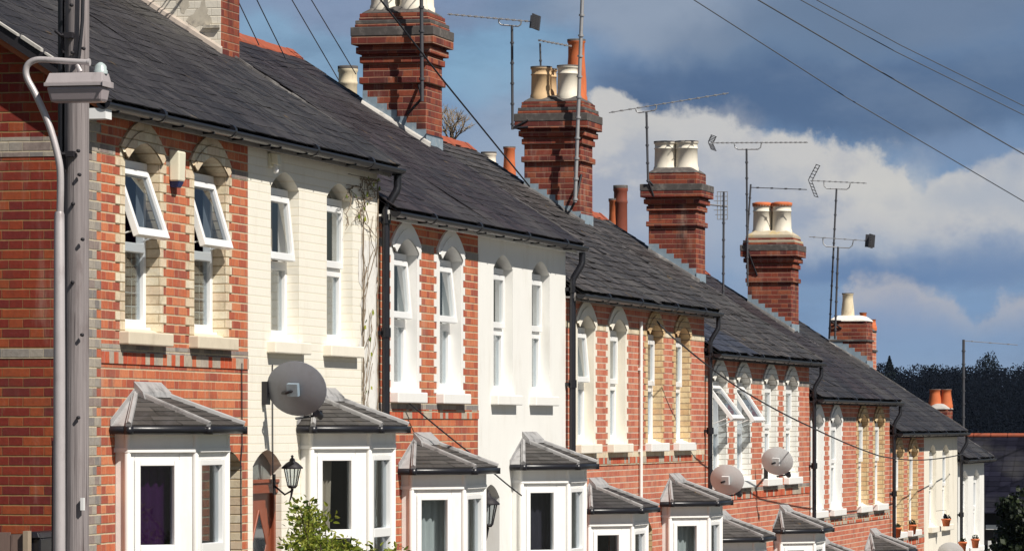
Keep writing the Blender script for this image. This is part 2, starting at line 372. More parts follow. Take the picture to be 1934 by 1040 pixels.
def slates(x0, x1, E, seed, patch=None, zoff=0.0, rough=1.0):
    """individually laid slates of one front slope"""
    mb = MB(); R = random.Random(seed)
    L = math.hypot(RY + .2, (RY + .2) * PITCH); ux, uz = (RY + .2) / L, (RY + .2) * PITCH / L
    ex, nrows = .165, int(L / .165)
    for r in range(nrows + 1):
        s0 = r * ex; s1 = min(s0 + ex + .09, L)
        if s0 >= L - .02: break
        w = .235
        x = x0 - (r % 2) * w / 2 - R.random() * .02
        while x < x1:
            a, b = max(x, x0), min(x + w - .004 - R.random() * .003, x1)
            if b - a > .02:
                lift = (.010 + R.random() * .006 + (R.random() < .04) * .010) * rough + .003
                slip = (R.random() - .5) * .014 * rough - (R.random() < .012 * rough) * .05
                tw = (R.random() - .5) * .008
                def P(xx, s, h):
                    h += (noise.noise(Vector((xx * .8, s * .9, seed))) * .022 + noise.noise(Vector((xx * 2.6, s * 2.2, seed + 9))) * .007 + .004) * min(1, s / .4 + .15) * min(1, (L - s) / .5 + .2)
                    return (xx, -.2 + ux * s - uz * h, E + .045 + zoff + uz * s + ux * h)
                sa = s0 + slip
                q = [P(a, sa + tw, lift), P(b, sa - tw, lift + tw), P(b, s1, .004), P(a, s1, .004), P(a, sa + tw, lift - .009), P(b, sa - tw, lift - .009 + tw), P(b, s1, -.004), P(a, s1, -.004)]
                mi = 1 if (patch and patch(x, r)) else 0
                mb.add(q, [(0, 1, 2, 3), (4, 5, 1, 0), (5, 6, 2, 1), (7, 4, 0, 3)], mi)
            x += w
    return mb

def window(parent, xl, xr, E, dep=.11, open_up=0, mat='upvc', net='net', blind_low=True, leaded=False, sill='stone', arch=True, mull=True):
    """upper-floor window in its opening: frame, panes, sash, sill, blind"""
    zb, zt, zm, ap = E - 1.62, E - .40, E - 1.02, E - .2
    y0, y1 = dep, dep + .07
    f = MB(); fw = .065
    f.box(xl, xl + fw, y0, y1, zb - .05, zt); f.box(xr - fw, xr, y0, y1, zb - .05, zt)
    f.box(xl + fw, xr - fw, y0, y1, zb - .05, zb + .03); f.box(xl + fw, xr - fw, y0 - .008, y1, zm - .035, zm + .04)
    f.box(xl, xr, y0 - .01, y1 + .003, zt, zt + .065)
    f.box(xl - .01, xr + .01, y0 - .035, y0 - .011, zb - .06, zb - .03)
    frame = f.build('window', M[mat], parent, .006)
    # arched fanlight
    a = arch_pts(xl, xr, E - .345, ap)
    g = MB(); pts = [(x, y0 + .03, z) for x, z in a]
    if len(pts) > 2: g.poly([(pts[0][0], y0 + .03, zt + .05)] + pts + [(pts[-1][0], y0 + .03, zt + .05)])
    g.build('fanlight', M['glass'], frame)
    p = MB(); p.box(xl + fw - .005, xr - fw + .005, y0 + .03, y0 + .036, zb + .025, zm - .03); p.build('pane', M['glass'], frame)
    if leaded:
        l = MB()
        for i in range(1, 4): l.box(xl + fw + (xr - xl - 2 * fw) * i / 4 - .004, xl + fw + (xr - xl - 2 * fw) * i / 4 + .004, y0 + .037, y0 + .042, zb + .03, zm - .035)
        for i in range(1, 5): l.box(xl + fw, xr - fw, y0 + .0425, y0 + .046, zb + .03 + (zm - zb - .06) * i / 5 - .004, zb + .03 + (zm - zb - .06) * i / 5 + .004)
        l.build('leading', M['lead'], frame)
    # top-hung sash; open_up degrees
    an = math.radians(open_up); h = zt - zm - .05
    def H(x, w, d):   # d down the sash from its hinge, w outward thickness
        return (x, y0 - .004 - d * math.sin(an) - w * math.cos(an), zt - .008 - d * math.cos(an) + w * math.sin(an))
    s = MB(); sw = .055; a0, a1 = xl + fw - .015, xr - fw + .015
    def bar(xa, xb, d0, d1):
        s.hexa([H(xa, .03, d1), H(xb, .03, d1), H(xb, -.025, d1), H(xa, -.025, d1), H(xa, .03, d0), H(xb, .03, d0), H(xb, -.025, d0), H(xa, -.025, d0)])
    bar(a0, a0 + sw, 0, h); bar(a1 - sw, a1, 0, h); bar(a0 + sw, a1 - sw, 0, sw); bar(a0 + sw, a1 - sw, h - sw - .01, h)
    if open_up > 10:   # stays
        s.tube([H(a1 - .02, 0, h - .05), (a1 - .01, y0 + .02, zm + .06)], .008, 6); s.tube([H(a0 + .02, 0, h - .05), (a0 + .01, y0 + .02, zm + .06)], .008, 6)
    s.build('sash', M[mat], frame, .005)
    g = MB(); q = [H(a0 + sw - .004, .006, h - sw), H(a1 - sw + .004, .006, h - sw), H(a1 - sw + .004, .006, sw - .004), H(a0 + sw - .004, .006, sw - .004)]
    g.poly(q); g.build('sash_pane', M['glass_sash'] if open_up > 10 else M['glass'], frame)
    k = MB(); k.box(xl - .13, xr + .12, -.085, dep + .02, E - 1.80, E - 1.695); k.poly([(xl - .02, -.004, E - 1.694), (xr + .02, -.004, E - 1.694), (xr, dep, E - 1.655), (xl, dep, E - 1.655)])
    k.build('sill', M[sill], frame, .01)
    if net:
        c = MB(); n = 28
        lo = zb + .02; hi = zt if net != 'low' else zm
        vs = []; 
        for i in range(n + 1):
            x = xl + .03 + (xr - xl - .06) * i / n; yy = y0 + .13 + .012 * math.sin(i * 1.7) + .006 * math.sin(i * 4.1)
            vs += [(x, yy, lo), (x, yy, hi)]
        c.add(vs, [(2 * i, 2 * i + 2, 2 * i + 3, 2 * i + 1) for i in range(n)], 0, True)
        c.build('blind', M['net'] if net in ('net', 'low') else M[net], frame)
    return frame

def surround(parent, xl, xr, E, mat, far=False, hood=True, smooth=False, hoodmat=None):
    """toothed jambs and arched hood round an opening, standing just proud of the brickwork"""
    ch = .075; y = -.006
    jl, jr = MB(), MB()
    z = math.floor((E - 1.695) / ch) * ch; r = 0
    zt = E - .26
    while z < zt:
        zz0, zz1 = max(z, E - 1.694), min(z + ch, zt)
        if zz1 > zz0:
            wl, wr = ((.225, .17) if r % 2 == 0 else (.12, .09)) if not far else ((.24, .22) if r % 2 == 0 else (.15, .13))
            jl.box(xl - wl, xl - .0005, y, .001, zz0, zz1); jr.box(xr + .0005, xr + wr, y, .001, zz0, zz1)
        z += ch; r += 1
    o = jl.build('window_jamb', M[mat], parent); jr.build('window_jamb', M[mat], parent)
    if hood:
        n = 14; h = MB()
        ou = arch_pts(xl - .15, xr + .13, E - .262, E - .022, n, .25); inn = arch_pts(xl, xr, E - .345, E - .2, n)
        yy = -.022
        for (a, b), (c, d), (e, f), (g, i) in zip(ou, ou[1:], inn, inn[1:]):
            h.poly([(e, yy, f), (g, yy, i), (c, yy, d), (a, yy, b)])
            h.poly([(a, yy, b), (c, yy, d), (c, .001, d), (a, .001, b)]); h.poly([(e, yy, f), (e, .05, f), (g, .05, i), (g, yy, i)])
        ou2 = arch_pts(xl - .08, xr + .07, E - .30, E - .10, n, .25)
        for (a, b), (c, d), (e, f), (g, i) in zip(ou2, ou2[1:], inn, inn[1:]):
            h.poly([(e, yy - .014, f), (g, yy - .014, i), (c, yy - .014, d), (a, yy - .014, b)]); h.poly([(a, yy - .014, b), (c, yy - .014, d), (c, yy, d), (a, yy, b)])
        h.build('arch_hood', M[hoodmat or mat], parent)
    return o

def pot(mb, c, r, h, mi=0, rim=True, taper=.96):
    r *= 1.1; rb = r; rt = r * (taper if rim else .8)
    prof = [(rb * 1.08, -.02), (rb * 1.08, .04), (rb, .07), (rb * .99, h * .3), (rt, h * .72)]
    if rim: prof += [(rt * 1.06, h * .73), (rt * 1.06, h * .76), (rt, h * .78), (rt, h * .90), (rt * 1.1, h * .92), (rt * 1.1, h * .955)]
    else: prof += [(rt, h * .93), (rt * 1.12, h * .95), (rt * 1.12, h * .965)]
    mb.lathe(c, prof, 24, mi)
    k = 1.1 if rim else 1.12; mb.lathe(c, [(rt * k, h * .955 if rim else h * .965), (rt * k, h), (rt * .9, h), (rt * .86, h * .7)], 24, 2)

def chimney(parent, x0, x1, y0, y1, E, dz, pots, style='full', wall='brick_stack', cap='brick_stack', flaunch='soot_cap', flash='lead_blue', zbase=None, front=None):
    zb = (roof_z(E, y0) - .25) if zbase is None else zbase
    zstr, zc = E + 1.93 + dz, E + 2.18 + dz
    mb = MB()
    def ring(g, a, b, mi=0): mb.box(x0 - g, x1 + g, y0 - g, y1 + g, a, b, mi)
    if style == 'plain':
        ring(0, zb, zc + .1); mb.box(x0 - .025, x1 + .025, y0 - .025, y1 + .025, zc - .28, zc - .24, 1); top = zc + .101
    else:
        ring(0, zb, zstr - .06); ring(.035, zstr - .06, zstr + .015); ring(0, zstr + .015, zc - .075)
        ring(.03, zc - .075, zc); ring(.012, zc, zc + .03); ring(.065, zc + .03, zc + .105); ring(.045, zc + .105, zc + .13)
        ring(.11, zc + .13, zc + .225); ring(.115, zc + .225, zc + .33, 1)
        if style == 'full': ring(.075, zc + .33, zc + .365, 0); ring(.07, zc + .3651, zc + .41, 2); ring(.035, zc + .41, zc + .445, 0); ring(.03, zc + .4451, zc + .49, 2 if cap != 'brick_stack' else 0); top = zc + .491
        else: ring(.01, zc + .33, zc + .5); top = zc + .501
    o = mb.build('chimney', [M[wall], M['soot_cap'], M['soot_cap'] if cap == 'brick_stack' else M[cap]], parent, .008)
    f = MB(); g = .03 if style != 'plain' else .05; n = 10
    q0 = [(x0 - g, y0 - g, top), (x1 + g, y0 - g, top), (x1 + g, y1 + g, top), (x0 - g, y1 + g, top)]
    hh = .09 if style != 'plain' else .12
    q1 = [(x0 + .1, y0 + .1, top + hh), (x1 - .1, y0 + .1, top + hh), (x1 - .1, y1 - .1, top + hh), (x0 + .1, y1 - .1, top + hh)]
    f.hexa(q0 + q1); f.build('flaunching', M[flaunch], o, .03 if style != 'plain' else .055)
    cx, cy = (x0 + x1) / 2, (y0 + y1) / 2
    for dx, dy, r, h, m, rim, rimm in pots:
        pb = MB(); pot(pb, (cx + dx, cy + dy, top + .05), r, h, 0, rim)
        if rimm: pb.lathe((cx + dx, cy + dy, top + .05), [(r * 1.02, h * .90), (r * 1.16, h * .91), (r * 1.2, h * 1.03), (r * .8, h * 1.06), (r * .5, h * 1.04)], 20, 1)
        pb.build('chimney_pot', [M[m], M['pot_red'], M['soot_cap']], o)
    if flash:
        l = MB(); ys = y0 - .0; k = 0
        while ys < y1:
            ye = min(ys + .115, y1); zt = math.floor((roof_z(E, ye) + .16) / .075) * .075
            l.box(x0 - .008, x0 - .0005, ys + .001, ye, roof_z(E, ys) - .05, zt + .0); ys += .115
        l.box(x0 - .02, x1 + .01, y0 - .009, y0 - .0005, roof_z(E, y0) - .1, roof_z(E, y0) + .13)
        l.build('flashing', M[flash], o)
        c = MB(); c.hexa([(x0 - .07, y0 - .05, roof_z(E, y0) - .04), (x0 + .0, y0 - .05, roof_z(E, y0) - .02), (x0 + .0, y1, roof_z(E, y1)), (x0 - .07, y1, roof_z(E, y1) - .0),
                          (x0 - .05, y0 - .06, roof_z(E, y0) + .02), (x0 - .009, y0 - .06, roof_z(E, y0) + .035), (x0 - .009, y1, roof_z(E, y1) + .045), (x0 - .05, y1, roof_z(E, y1) + .03)])
        c.build('mortar_fillet', M['cement'] if E > 2 else M['verge'], o)
    return o, top

def bay(parent, xl, E, w=1.68, pane_net=(None, None), trim='white_paint', roofmat='slate_bay', facia='white_paint', white_cheek=True):
    d1, c = .10, .42; e = d1 + c
    zg, zt, zf = E - 2.455, E - 2.185, gz(xl) - .1
    fp = [(xl, 0), (xl, -d1), (xl + c, -e), (xl + w - c, -e), (xl + w, -d1), (xl + w, 0)]
    b = MB(); heads = (E - 2.70,); tr0, tr1, sl = E - 3.36, E - 3.44, E - 4.35
    faces = list(zip(fp, fp[1:]))
    for i, (p, q) in enumerate(faces):
        L = math.hypot(q[0] - p[0], q[1] - p[1])
        if i in (0, 4): b.lbox(p, q, 0, L, -.05, 0, zf, zg - .04); continue
        ml, mr = (.06, .14) if i == 1 else ((.09, .09) if i == 2 else (.14, .06))
        b.lbox(p, q, 0, ml, -.07, 0, zf, zg - .04); b.lbox(p, q, L - mr, L, -.07, 0, zf, zg - .04)
        b.lbox(p, q, ml, L - mr, -.07, -.001, heads[0], zg - .04); b.lbox(p, q, ml, L - mr, -.07, -.001, zf, sl); b.lbox(p, q, ml - .03, L - mr + .03, -.01, .035, sl - .04, sl + .02)
    for x, y in fp[1:5]: b.lathe((x, y, 0), [(.001, zf), (.028, zf), (.028, zg - .04), (.001, zg - .04)], 10)
    o = b.build('bay_window', M[trim], parent, .006)
    for i in (1, 2, 3):
        p, q = faces[i]; L = math.hypot(q[0] - p[0], q[1] - p[1]); ml, mr = (.06, .14) if i == 1 else ((.09, .09) if i == 2 else (.14, .06))
        f = MB(); a0, a1 = ml, L - mr; fw = .05
        f.lbox(p, q, a0, a0 + fw, -.055, .012, sl, heads[0]); f.lbox(p, q, a1 - fw, a1, -.055, .012, sl, heads[0])
        f.lbox(p, q, a0 + fw, a1 - fw, -.055, .012, heads[0] - .045, heads[0] - .001); f.lbox(p, q, a0 + fw, a1 - fw, -.055, .014, tr1, tr0); f.lbox(p, q, a0 + fw, a1 - fw, -.055, .012, sl + .001, sl + .06)
        fo = f.build('casement', M['upvc'], o, .004)
        for (za, zb) in ((tr0, heads[0] - .044), (sl + .055, tr1)):
            g = MB(); g.lbox(p, q, a0 + fw - .004, a1 - fw + .004, -.03, -.024, za, zb); g.build('pane', M['glass'], o)
    # fascia, gutter
    def off(k):  # outline pushed out
        s = k * .41
        return [(xl - k, 0), (xl - k, -d1 - s), (xl + c - s, -e - k), (xl + w - c + s, -e - k), (xl + w + k, -d1 - s), (xl + w + k, 0)]
    fa = MB(); P, Q = off(.035), off(.0)
    for i in range(5):
        for (k, a, bb) in ((.008, zg - .16, zg - .035),):
            O = off(k); I = off(-.02)
            fa.hexa([(*O[i], a), (*O[i + 1], a), (*I[i + 1], a), (*I[i], a), (*O[i], bb), (*O[i + 1], bb), (*I[i + 1], bb), (*I[i], bb)])
        O = off(.03); I = off(.005); a, bb = zg - .185, zg - .15
        fa.hexa([(*O[i], a), (*O[i + 1], a), (*I[i + 1], a), (*I[i], a), (*O[i], bb), (*O[i + 1], bb), (*I[i + 1], bb), (*I[i], bb)])
        O = off(.11); I = off(-.01); a, bb = zg - .045, zg - .025
        fa.hexa([(*O[i], a), (*O[i + 1], a), (*I[i + 1], a), (*I[i], a), (*O[i], bb), (*O[i + 1], bb), (*I[i + 1], bb), (*I[i], bb)])
    fa.build('bay_fascia', M[facia], o)
    g = MB(); g.tube([(x, y if i not in (0, 5) else -.005, zg - .01) for i, (x, y) in enumerate(off(.12))], .034, 8)
    for i in (1, 2, 3, 4): g.lathe((*off(.12)[i], zg - .045), [(.001, 0), (.04, 0), (.04, .06), (.001, .06)], 8)
    g.build('bay_gutter', M['black'], o)
    # roof
    O = off(.13); T0, T1 = (xl + .5, -.003, zt), (xl + w - .56, -.003, zt)
    V = [(x, y, zg + .02) for x, y in O]
    r = MB()
    def rows(A, B, C, D, n):    # courses from eave edge A-B up to C-D (left side A..D, right side B..C)
        A, B, C, D = map(Vector, (A, B, C, D)); nn = (B - A).cross(D - A).normalized()
        if nn.z < 0: nn = -nn
        for i in range(n):
            t0, t1 = i / n, (i + 1.15) / n if i < n - 1 else 1
            a, b2, c2, d = A.lerp(D, t0), B.lerp(C, t0), B.lerp(C, t1), A.lerp(D, t1)
            m = max(1, int((b2 - a).length / .2)); 
            for k in range(m):
                u0, u1 = k / m, (k + .985) / m; lf = .010 + rnd.random() * .005
                q = [a.lerp(b2, u0) + nn * lf, a.lerp(b2, u1) + nn * lf, d.lerp(c2, u1) + nn * .005, d.lerp(c2, u0) + nn * .005, a.lerp(b2, u0), a.lerp(b2, u1)]
                r.add(q, [(0, 1, 2, 3), (4, 5, 1, 0)])
        r.poly([A - nn * .002, B - nn * .002, C - nn * .002, D - nn * .002] if (C - D).length > 1e-4 else [A - nn * .002, B - nn * .002, C - nn * .002], 0)
    rows(V[1], V[2], T0, T0, 7); rows(V[2], V[3], T1, T0, 7); rows(V[3], V[4], T1, T1, 7); rows(V[4], V[5], T1, T1, 5)
    l = MB()
    if white_cheek: l.hexa([V[0], V[1], (V[1][0], V[1][1], V[1][2] + .001), (V[0][0], V[0][1] + .001, V[0][2]), (T0[0], T0[1], T0[2] + .02), (T0[0] + .001, T0[1] - .02, T0[2] + .02), (T0[0] + .02, T0[1] - .02, T0[2]), (T0[0] + .02, T0[1], T0[2])]); l.poly([V[0], V[1], T0])
    else: rows(V[0], V[1], T0, T0, 6)
    def roll(a, b2, wd):
        a, b2 = Vector(a), Vector(b2); d = (b2 - a).normalized(); s = d.cross(Vector((0, 0, 1))).normalized(); up = s.cross(d).normalized()
        if up.z < 0: up = -up
        l.hexa([a - s * wd - up * .02, b2 - s * wd - up * .02, b2 + s * wd - up * .02, a + s * wd - up * .02, a - s * wd * .8 + up * .028, b2 - s * wd * .8 + up * .028, b2 + s * wd * .8 + up * .028, a + s * wd * .8 + up * .028])
        l.tube([a + up * .028, b2 + up * .028], .012, 6)
    roll(T0, V[1], .026); roll(T0, V[2], .024); roll(T1, V[3], .022); roll(T1, V[4], .03)
    l.hexa([(T0[0] - .06, -.10, zt - .04), (T1[0] + .06, -.10, zt - .04), (T1[0] + .04, -.002, zt), (T0[0] - .04, -.002, zt), (T0[0] - .06, -.08, zt + .02), (T1[0] + .06, -.08, zt + .02), (T1[0] + .04, -.002, zt + .10), (T0[0] - .04, -.002, zt + .10)])
    for s_, V_ in ((-1, V[0]), (1, V[5])):
        a = T0 if s_ < 0 else T1
        l.hexa([(V_[0], -.01, V_[2]), (V_[0], -.003, V_[2]), (a[0], -.003, a[2]), (a[0], -.01, a[2]), (V_[0], -.01, V_[2] + .05), (V_[0], -.003, V_[2] + .05), (a[0], -.003, a[2] + .06), (a[0], -.01, a[2] + .06)])
    l.build('lead_flashing', M['lead_pale'], o); r.build('bay_roof', M[roofmat], o)
    return o, faces, (heads[0], tr0, tr1, sl)

def door(parent, xl, xr, E, mat, dep=.16, glazed=True):
    zf = gz(xl) + .1; hd, sp, ap = E - 3.02, E - 2.78, E - 2.64
    f = MB(); y0 = dep
    f.box(xl, xl + .06, y0, y0 + .09, zf, hd); f.box(xr - .06, xr, y0, y0 + .09, zf, hd); f.box(xl, xr, y0 - .02, y0 + .09, hd, hd + .09); f.box(xl, xr, y0 - .035, y0 + .08, hd + .09, hd + .12)
    x0, x1 = xl + .06, xr - .06; w = x1 - x0
    f.box(x0, x1, y0 + .03, y0 + .075, zf, hd)
    m = (x0 + x1) / 2
    for za, zb in ((hd - 1.0, hd - .82),): f.box(x0 + .06, x1 - .06, y0 + .018, y0 + .031, za, za + .03); f.box(x0 + .06, x1 - .06, y0 + .018, y0 + .031, za + .15, za + .18)
    for sx in (-1, 1): f.box(m + sx * w * .25 - w * .16, m + sx * w * .25 + w * .16, y0 + .022, y0 + .031, zf + .2, hd - 1.1)
    # raised surround of the lozenge light
    zc = hd - .45
    for ang in range(4):
        a = [(m, zc + .3), (m + w * .3, zc), (m, zc - .3), (m - w * .3, zc)]; p, q = a[ang], a[(ang + 1) % 4]
        f.tube([(p[0], y0 + .03, p[1]), (q[0], y0 + .03, q[1])], .012, 6)
    o = f.build('door', M[mat], parent, .006)
    g = MB(); g.poly([(m, y0 + .024, zc - .28), (m + w * .27, y0 + .024, zc), (m, y0 + .024, zc + .28), (m - w * .27, y0 + .024, zc)]); g.build('door_light', M['smoked'], o)
    a = arch_pts(xl, xr, sp, ap); g = MB(); g.poly([(xl, y0 + .05, hd + .1)] + [(x, y0 + .05, z) for x, z in a] + [(xr, y0 + .05, hd + .1)]); g.build('fanlight', M['fanlight_reflection'], o)
    h = MB(); h.lathe((x1 - .07, y0 + .005, hd - 1.0), [(.001, -.03), (.022, -.03), (.03, -.01), (.02, .02), (.001, .03)], 10, 0, (0, -1, 0)); h.build('handle', M['steel'], o)
    return o

HS = [  # label, wall, surround, first opening's left edge, open angles, net, sill, bay left, door (left, right, material), options
 dict(label='red brick end house behind the wooden pole, two top windows pushed wide open', wall='brick', sur='brick_cream', wx=.91, op=(19, 17), net=(None, None), sill='stone', bay=.63, door=(3.32, 4.1, 'door_dark'), leaded=True),
 dict(label='cream painted brick house with brown front door and big grey dish', wall='cream_paint', sur=None, wx=4.97, op=(6, 0), net=('drape', 'net'), sill='cream_render', bay=5.86, door=(4.42, 5.3, 'door'), hood=False),
 dict(label='red brick house with white window surrounds beside the smooth white rendered house', wall='brick', sur='white_paint', wx=9.17, op=(5, 6), net=('net', 'net'), sill='white_paint', bay=9.42, door=(11.7, 12.45, 'door_dark')),
 dict(label='smooth white rendered house with slim windows, second house of its pair', wall='white_render', sur=None, wx=13.33, op=(0, 0), net=('net', 'net'), sill='white_render', bay=14.15, door=(12.82, 13.6, 'door_dark'), hood=False),
 dict(label='red brick house with pale cream window surrounds right after the white rendered house', wall='brick_far', sur='cream_render', wx=17.47, op=(5, 0), net=('net', 'net'), sill='cream_render', bay=17.6, door=(20.0, 20.75, 'door_dark')),
 dict(label='red brick house with buff brick window surrounds and white sills beside a white wall pipe', wall='brick_far', sur='brick_buff', wx=21.55, op=(0, 0), net=('net', 'net'), sill='white_paint', bay=22.42, door=(21.12, 21.85, 'door_dark')),
 dict(label='red brick house with white painted brick surrounds and one window propped wide open', wall='brick_far', sur='brick_whitelined', wx=25.95, op=(38, 34), net=('net', 'net'), sill='white_paint', bay=25.7, door=(28.5, 29.2, 'door_blue')),
 dict(label='red brick house with white painted brick surrounds and closed windows, pale dish under its sill', wall='brick_far', sur='brick_whitelined', wx=29.98, op=(0, 0), net=('net', 'net'), sill='white_paint', bay=30.75, door=(29.6, 30.3, 'door_dark')),
 dict(label='red brick house with smooth bright white surrounds, first of the pair past the two dishes', wall='brick_far', sur='white_paint', wx=34.22, op=(0, 0), net=('net', 'net'), sill='white_paint', bay=34.2, door=(37.4, 38.1, 'door_dark')),
 dict(label='red brick house with buff surrounds sharing its roof with the bright white trimmed house', wall='brick_far', sur='brick_buff', wx=38.85, op=(0, 0), net=('net', 'net'), sill='white_paint', bay=39.62, door=(38.5, 39.2, 'door_dark')),
 dict(label='buff and red brick house with terracotta flowerpots on its window sills', wall='brick_far', sur='brick_buff', wx=42.95, op=(0, 0), net=('net', 'net'), sill='white_paint', bay=43.0, door=(45.7, 46.4, 'door_dark')),
 dict(label='plain cream rendered house with a hanging basket, near the far end of the terrace', wall='cream_render', sur=None, wx=47.4, op=(0, 0), net=('net', 'net'), sill='cream_render', bay=48.2, door=(46.9, 47.6, 'door_dark'), hood=False),
 dict(label='white end house at the bottom of the terrace with the lowest roof', wall='white_render', sur=None, wx=52.0, op=(0, 0), net=('net', 'net'), sill='white_render', bay=52.1, door=(54.6, 55.3, 'door_dark'), hood=False),
]
ROOFMAT = ['slate', 'slate', 'slate_mauve', 'slate_mauve', 'slate_old', 'slate_old', 'slate_old', 'slate_old', 'slate', 'slate_mauve', 'slate', 'slate', 'slate']
houses = []
for i, h in enumerate(HS):
    b = i // 2; E = EB[b]; x0, x1 = BX[i], BX[i + 1]; x0i, x1i = x0 + .002, x1 - .002
    first, last = i % 2 == 0, (i % 2 == 1 or i == 12)
    g0 = gz((x0 + x1) / 2) - .6
    root = thing('terraced_house', (x0, 0, g0), h['label'], 'house', 'terraced houses stepping down the street'); houses.append(root)
    wa, wb = h['wx'], h['wx'] + 1.81; W = .89 if i < 6 else .96
    h['bay'] += .05; dl, dr, dm = h['door']; bl = h['bay']
    rm = 1
    holes = [(wa, wa + W, E - 1.695, E - .345, E - .2, .19, 1), (wb, wb + W, E - 1.695, E - .345, E - .2, .19, 1),
             (bl + .12, bl + 1.56, E - 4.45, E - 2.6, None, .2, 2), (dl, dr, gz(dl) + .1, E - 2.78, E - 2.64, .26, 1)]
    mb = MB(); facade(mb, x0i, x1i, g0, E - .005, holes, 0, 0)
    # body: party walls, back wall, floors
    mb.poly([(x0i, 6.5, g0), (x1i, 6.5, g0), (x1i, 6.5, E), (x0i, 6.5, E)], 0)
    gab = [(0, g0), (6.5, g0), (6.5, E), (RY, roof_z(E, RY) - .06), (0, E + .02)]
    if i: mb.poly([(x0i, y, z) for y, z in gab], 0)
    mb.poly([(x1i, y, z) for y, z in gab], 0)
    sm = h['sur'] or h['wall']
    mb.build('wall', [M[h['wall']], M[sm], M['room']], root)
    rm_ = MB()
    for xx in (x0 + .08, x1 - .08): rm_.poly([(xx, .22, g0), (xx, 4.0, g0), (xx, 4.0, E - .03), (xx, .22, E - .03)])
    rm_.poly([(x0 + .08, 4, g0), (x1 - .08, 4, g0), (x1 - .08, 4, E - .03), (x0 + .08, 4, E - .03)])
    for zz in (E - .03, E - 2.28, E - 2.5, g0 + .3): rm_.poly([(x0 + .08, .2, zz), (x1 - .08, .2, zz), (x1 - .08, 4, zz), (x0 + .08, 4, zz)])
    rm_.build('room', M['room_purple' if i == 0 else 'room'], root)
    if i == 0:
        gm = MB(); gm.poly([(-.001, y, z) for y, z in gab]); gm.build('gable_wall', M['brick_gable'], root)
        bd = MB()
        for zc in (E - .38, E - 1.92, E - 3.6): bd.box(-.006, -.0015, 0, 6.5, zc, zc + (.15 if zc > E - 1 else .075))
        bd.build('brick_band', M['brick_grey'], root)
        q = MB(); z = math.floor(g0 / .075) * .075; r = 0     # grey corner bricks
        while z < E - .1:
            w = .33 if r % 2 == 0 else .22
            q.box(-.004, w, -.005, .001, z, z + .075); z += .075; r += 1
        q.build('corner_brickwork', M['brick_grey'], root)
        bg = MB()    # bargeboards and verge
        def rk(y0, y1, xa, xb, t0, t1, mi): bg.hexa([(xa, y0, roof_z(E, y0) + t0), (xb, y0, roof_z(E, y0) + t0), (xb, y1, roof_z(E, y1) + t0), (xa, y1, roof_z(E, y1) + t0), (xa, y0, roof_z(E, y0) + t1), (xb, y0, roof_z(E, y0) + t1), (xb, y1, roof_z(E, y1) + t1), (xa, y1, roof_z(E, y1) + t1)], mi)
        rk(-.2, RY, -.16, -.13, -.075, .03, 0); rk(-.16, RY, -.128, -.1, -.125, -.0755, 1); rk(-.16, RY, -.0995, -.003, -.09, -.07, 0); rk(-.2, RY, -.13, .0, -.02, .0, 0); [rk(y_, y_ + .16, -.175, -.11, .031, .048 + .01 * (k_ % 2), 2) for k_, y_ in enumerate((.12, .31, .5, .72, 1.1, 1.5, 2.0))]
        bg.box(-.15, -.003, -.2, -.01, E - .11, E - .03, 3)
        bg.build('bargeboard', [M['black_dull'], M['orange_board'], M['cement'], M['upvc']], root)
    # bands
    if h['wall'].startswith('brick'):
        bd = MB(); ea = (x0i + (.34 if i == 0 else 0), wa - .235, wa + W + .17, wb - .235, wb + W + .17, x1i)
        zb_ = math.floor((E - .30) / .075) * .075
        for a, c in ((ea[0], ea[1]), (ea[2], ea[3]), (ea[4], ea[5])):
            if c - a > .02: bd.box(a, c, -.004, .001, zb_, zb_ + .075)
        zs_ = E - 1.86
        bd.box(x0i + (.34 if i == 0 else 0), x1i, -.004, .001, zs_, zs_ + .06)
        bd.build('brick_band', M['brick_grey'] if i < 4 else M['brick_cream'] if i < 6 else M['brick_grey'], root)
        dt = MB(); dt.box(x0i + (.34 if i == 0 else 0), x1i, -.010, .001, zs_ - .09, zs_ - .0005); dt.build('dentil_course', M['dentil'], root)
    for xw, op, nt_ in ((wa, h['op'][0], h['net'][0]), (wb, h['op'][1], h['net'][1])):
        window(root, xw, xw + W, E, dep=.11 if i < 6 else .095, open_up=op, net=nt_, leaded=h.get('leaded', False) , sill=h['sill'])
        if h['sur']: surround(root, xw, xw + W, E, h['sur'], i >= 6)
    bay_o, bfaces, bz = bay(root, bl, E, roofmat='slate_bay' if i != 4 else 'slate', facia='white_paint', white_cheek=i not in (1, 7))
    door(root, dl, dr, E, dm, .05 if i == 1 else .16)
    # roof
    xr = x1 + (.10 if last else -.001); xl_ = x0 - (.13 if i == 0 else 0)
    patch = None
    if i == 6: patch = lambda x, r: r < 7 and x < 28.2 - r * .12
    sl = slates(xl_, xr, E, 40 + i, patch, 0, (.45, .5, 1.25, 1.1, .9, .8, .8)[b])
    # deck and rear slope
    sl.poly([(xl_, -.18, roof_z(E, -.18) - .035), (xr, -.18, roof_z(E, -.18) - .035), (xr, RY, roof_z(E, RY) - .035), (xl_, RY, roof_z(E, RY) - .035)])
    sl.poly([(xl_, RY, roof_z(E, RY) - .006), (xr, RY, roof_z(E, RY) - .006), (xr, 6.7, E - .03), (xl_, 6.7, E - .03)])
    sl.build('roof', [M[ROOFMAT[i]], M['slate_new']], root)
    rd = MB(); x = xl_; zr = roof_z(E, RY)
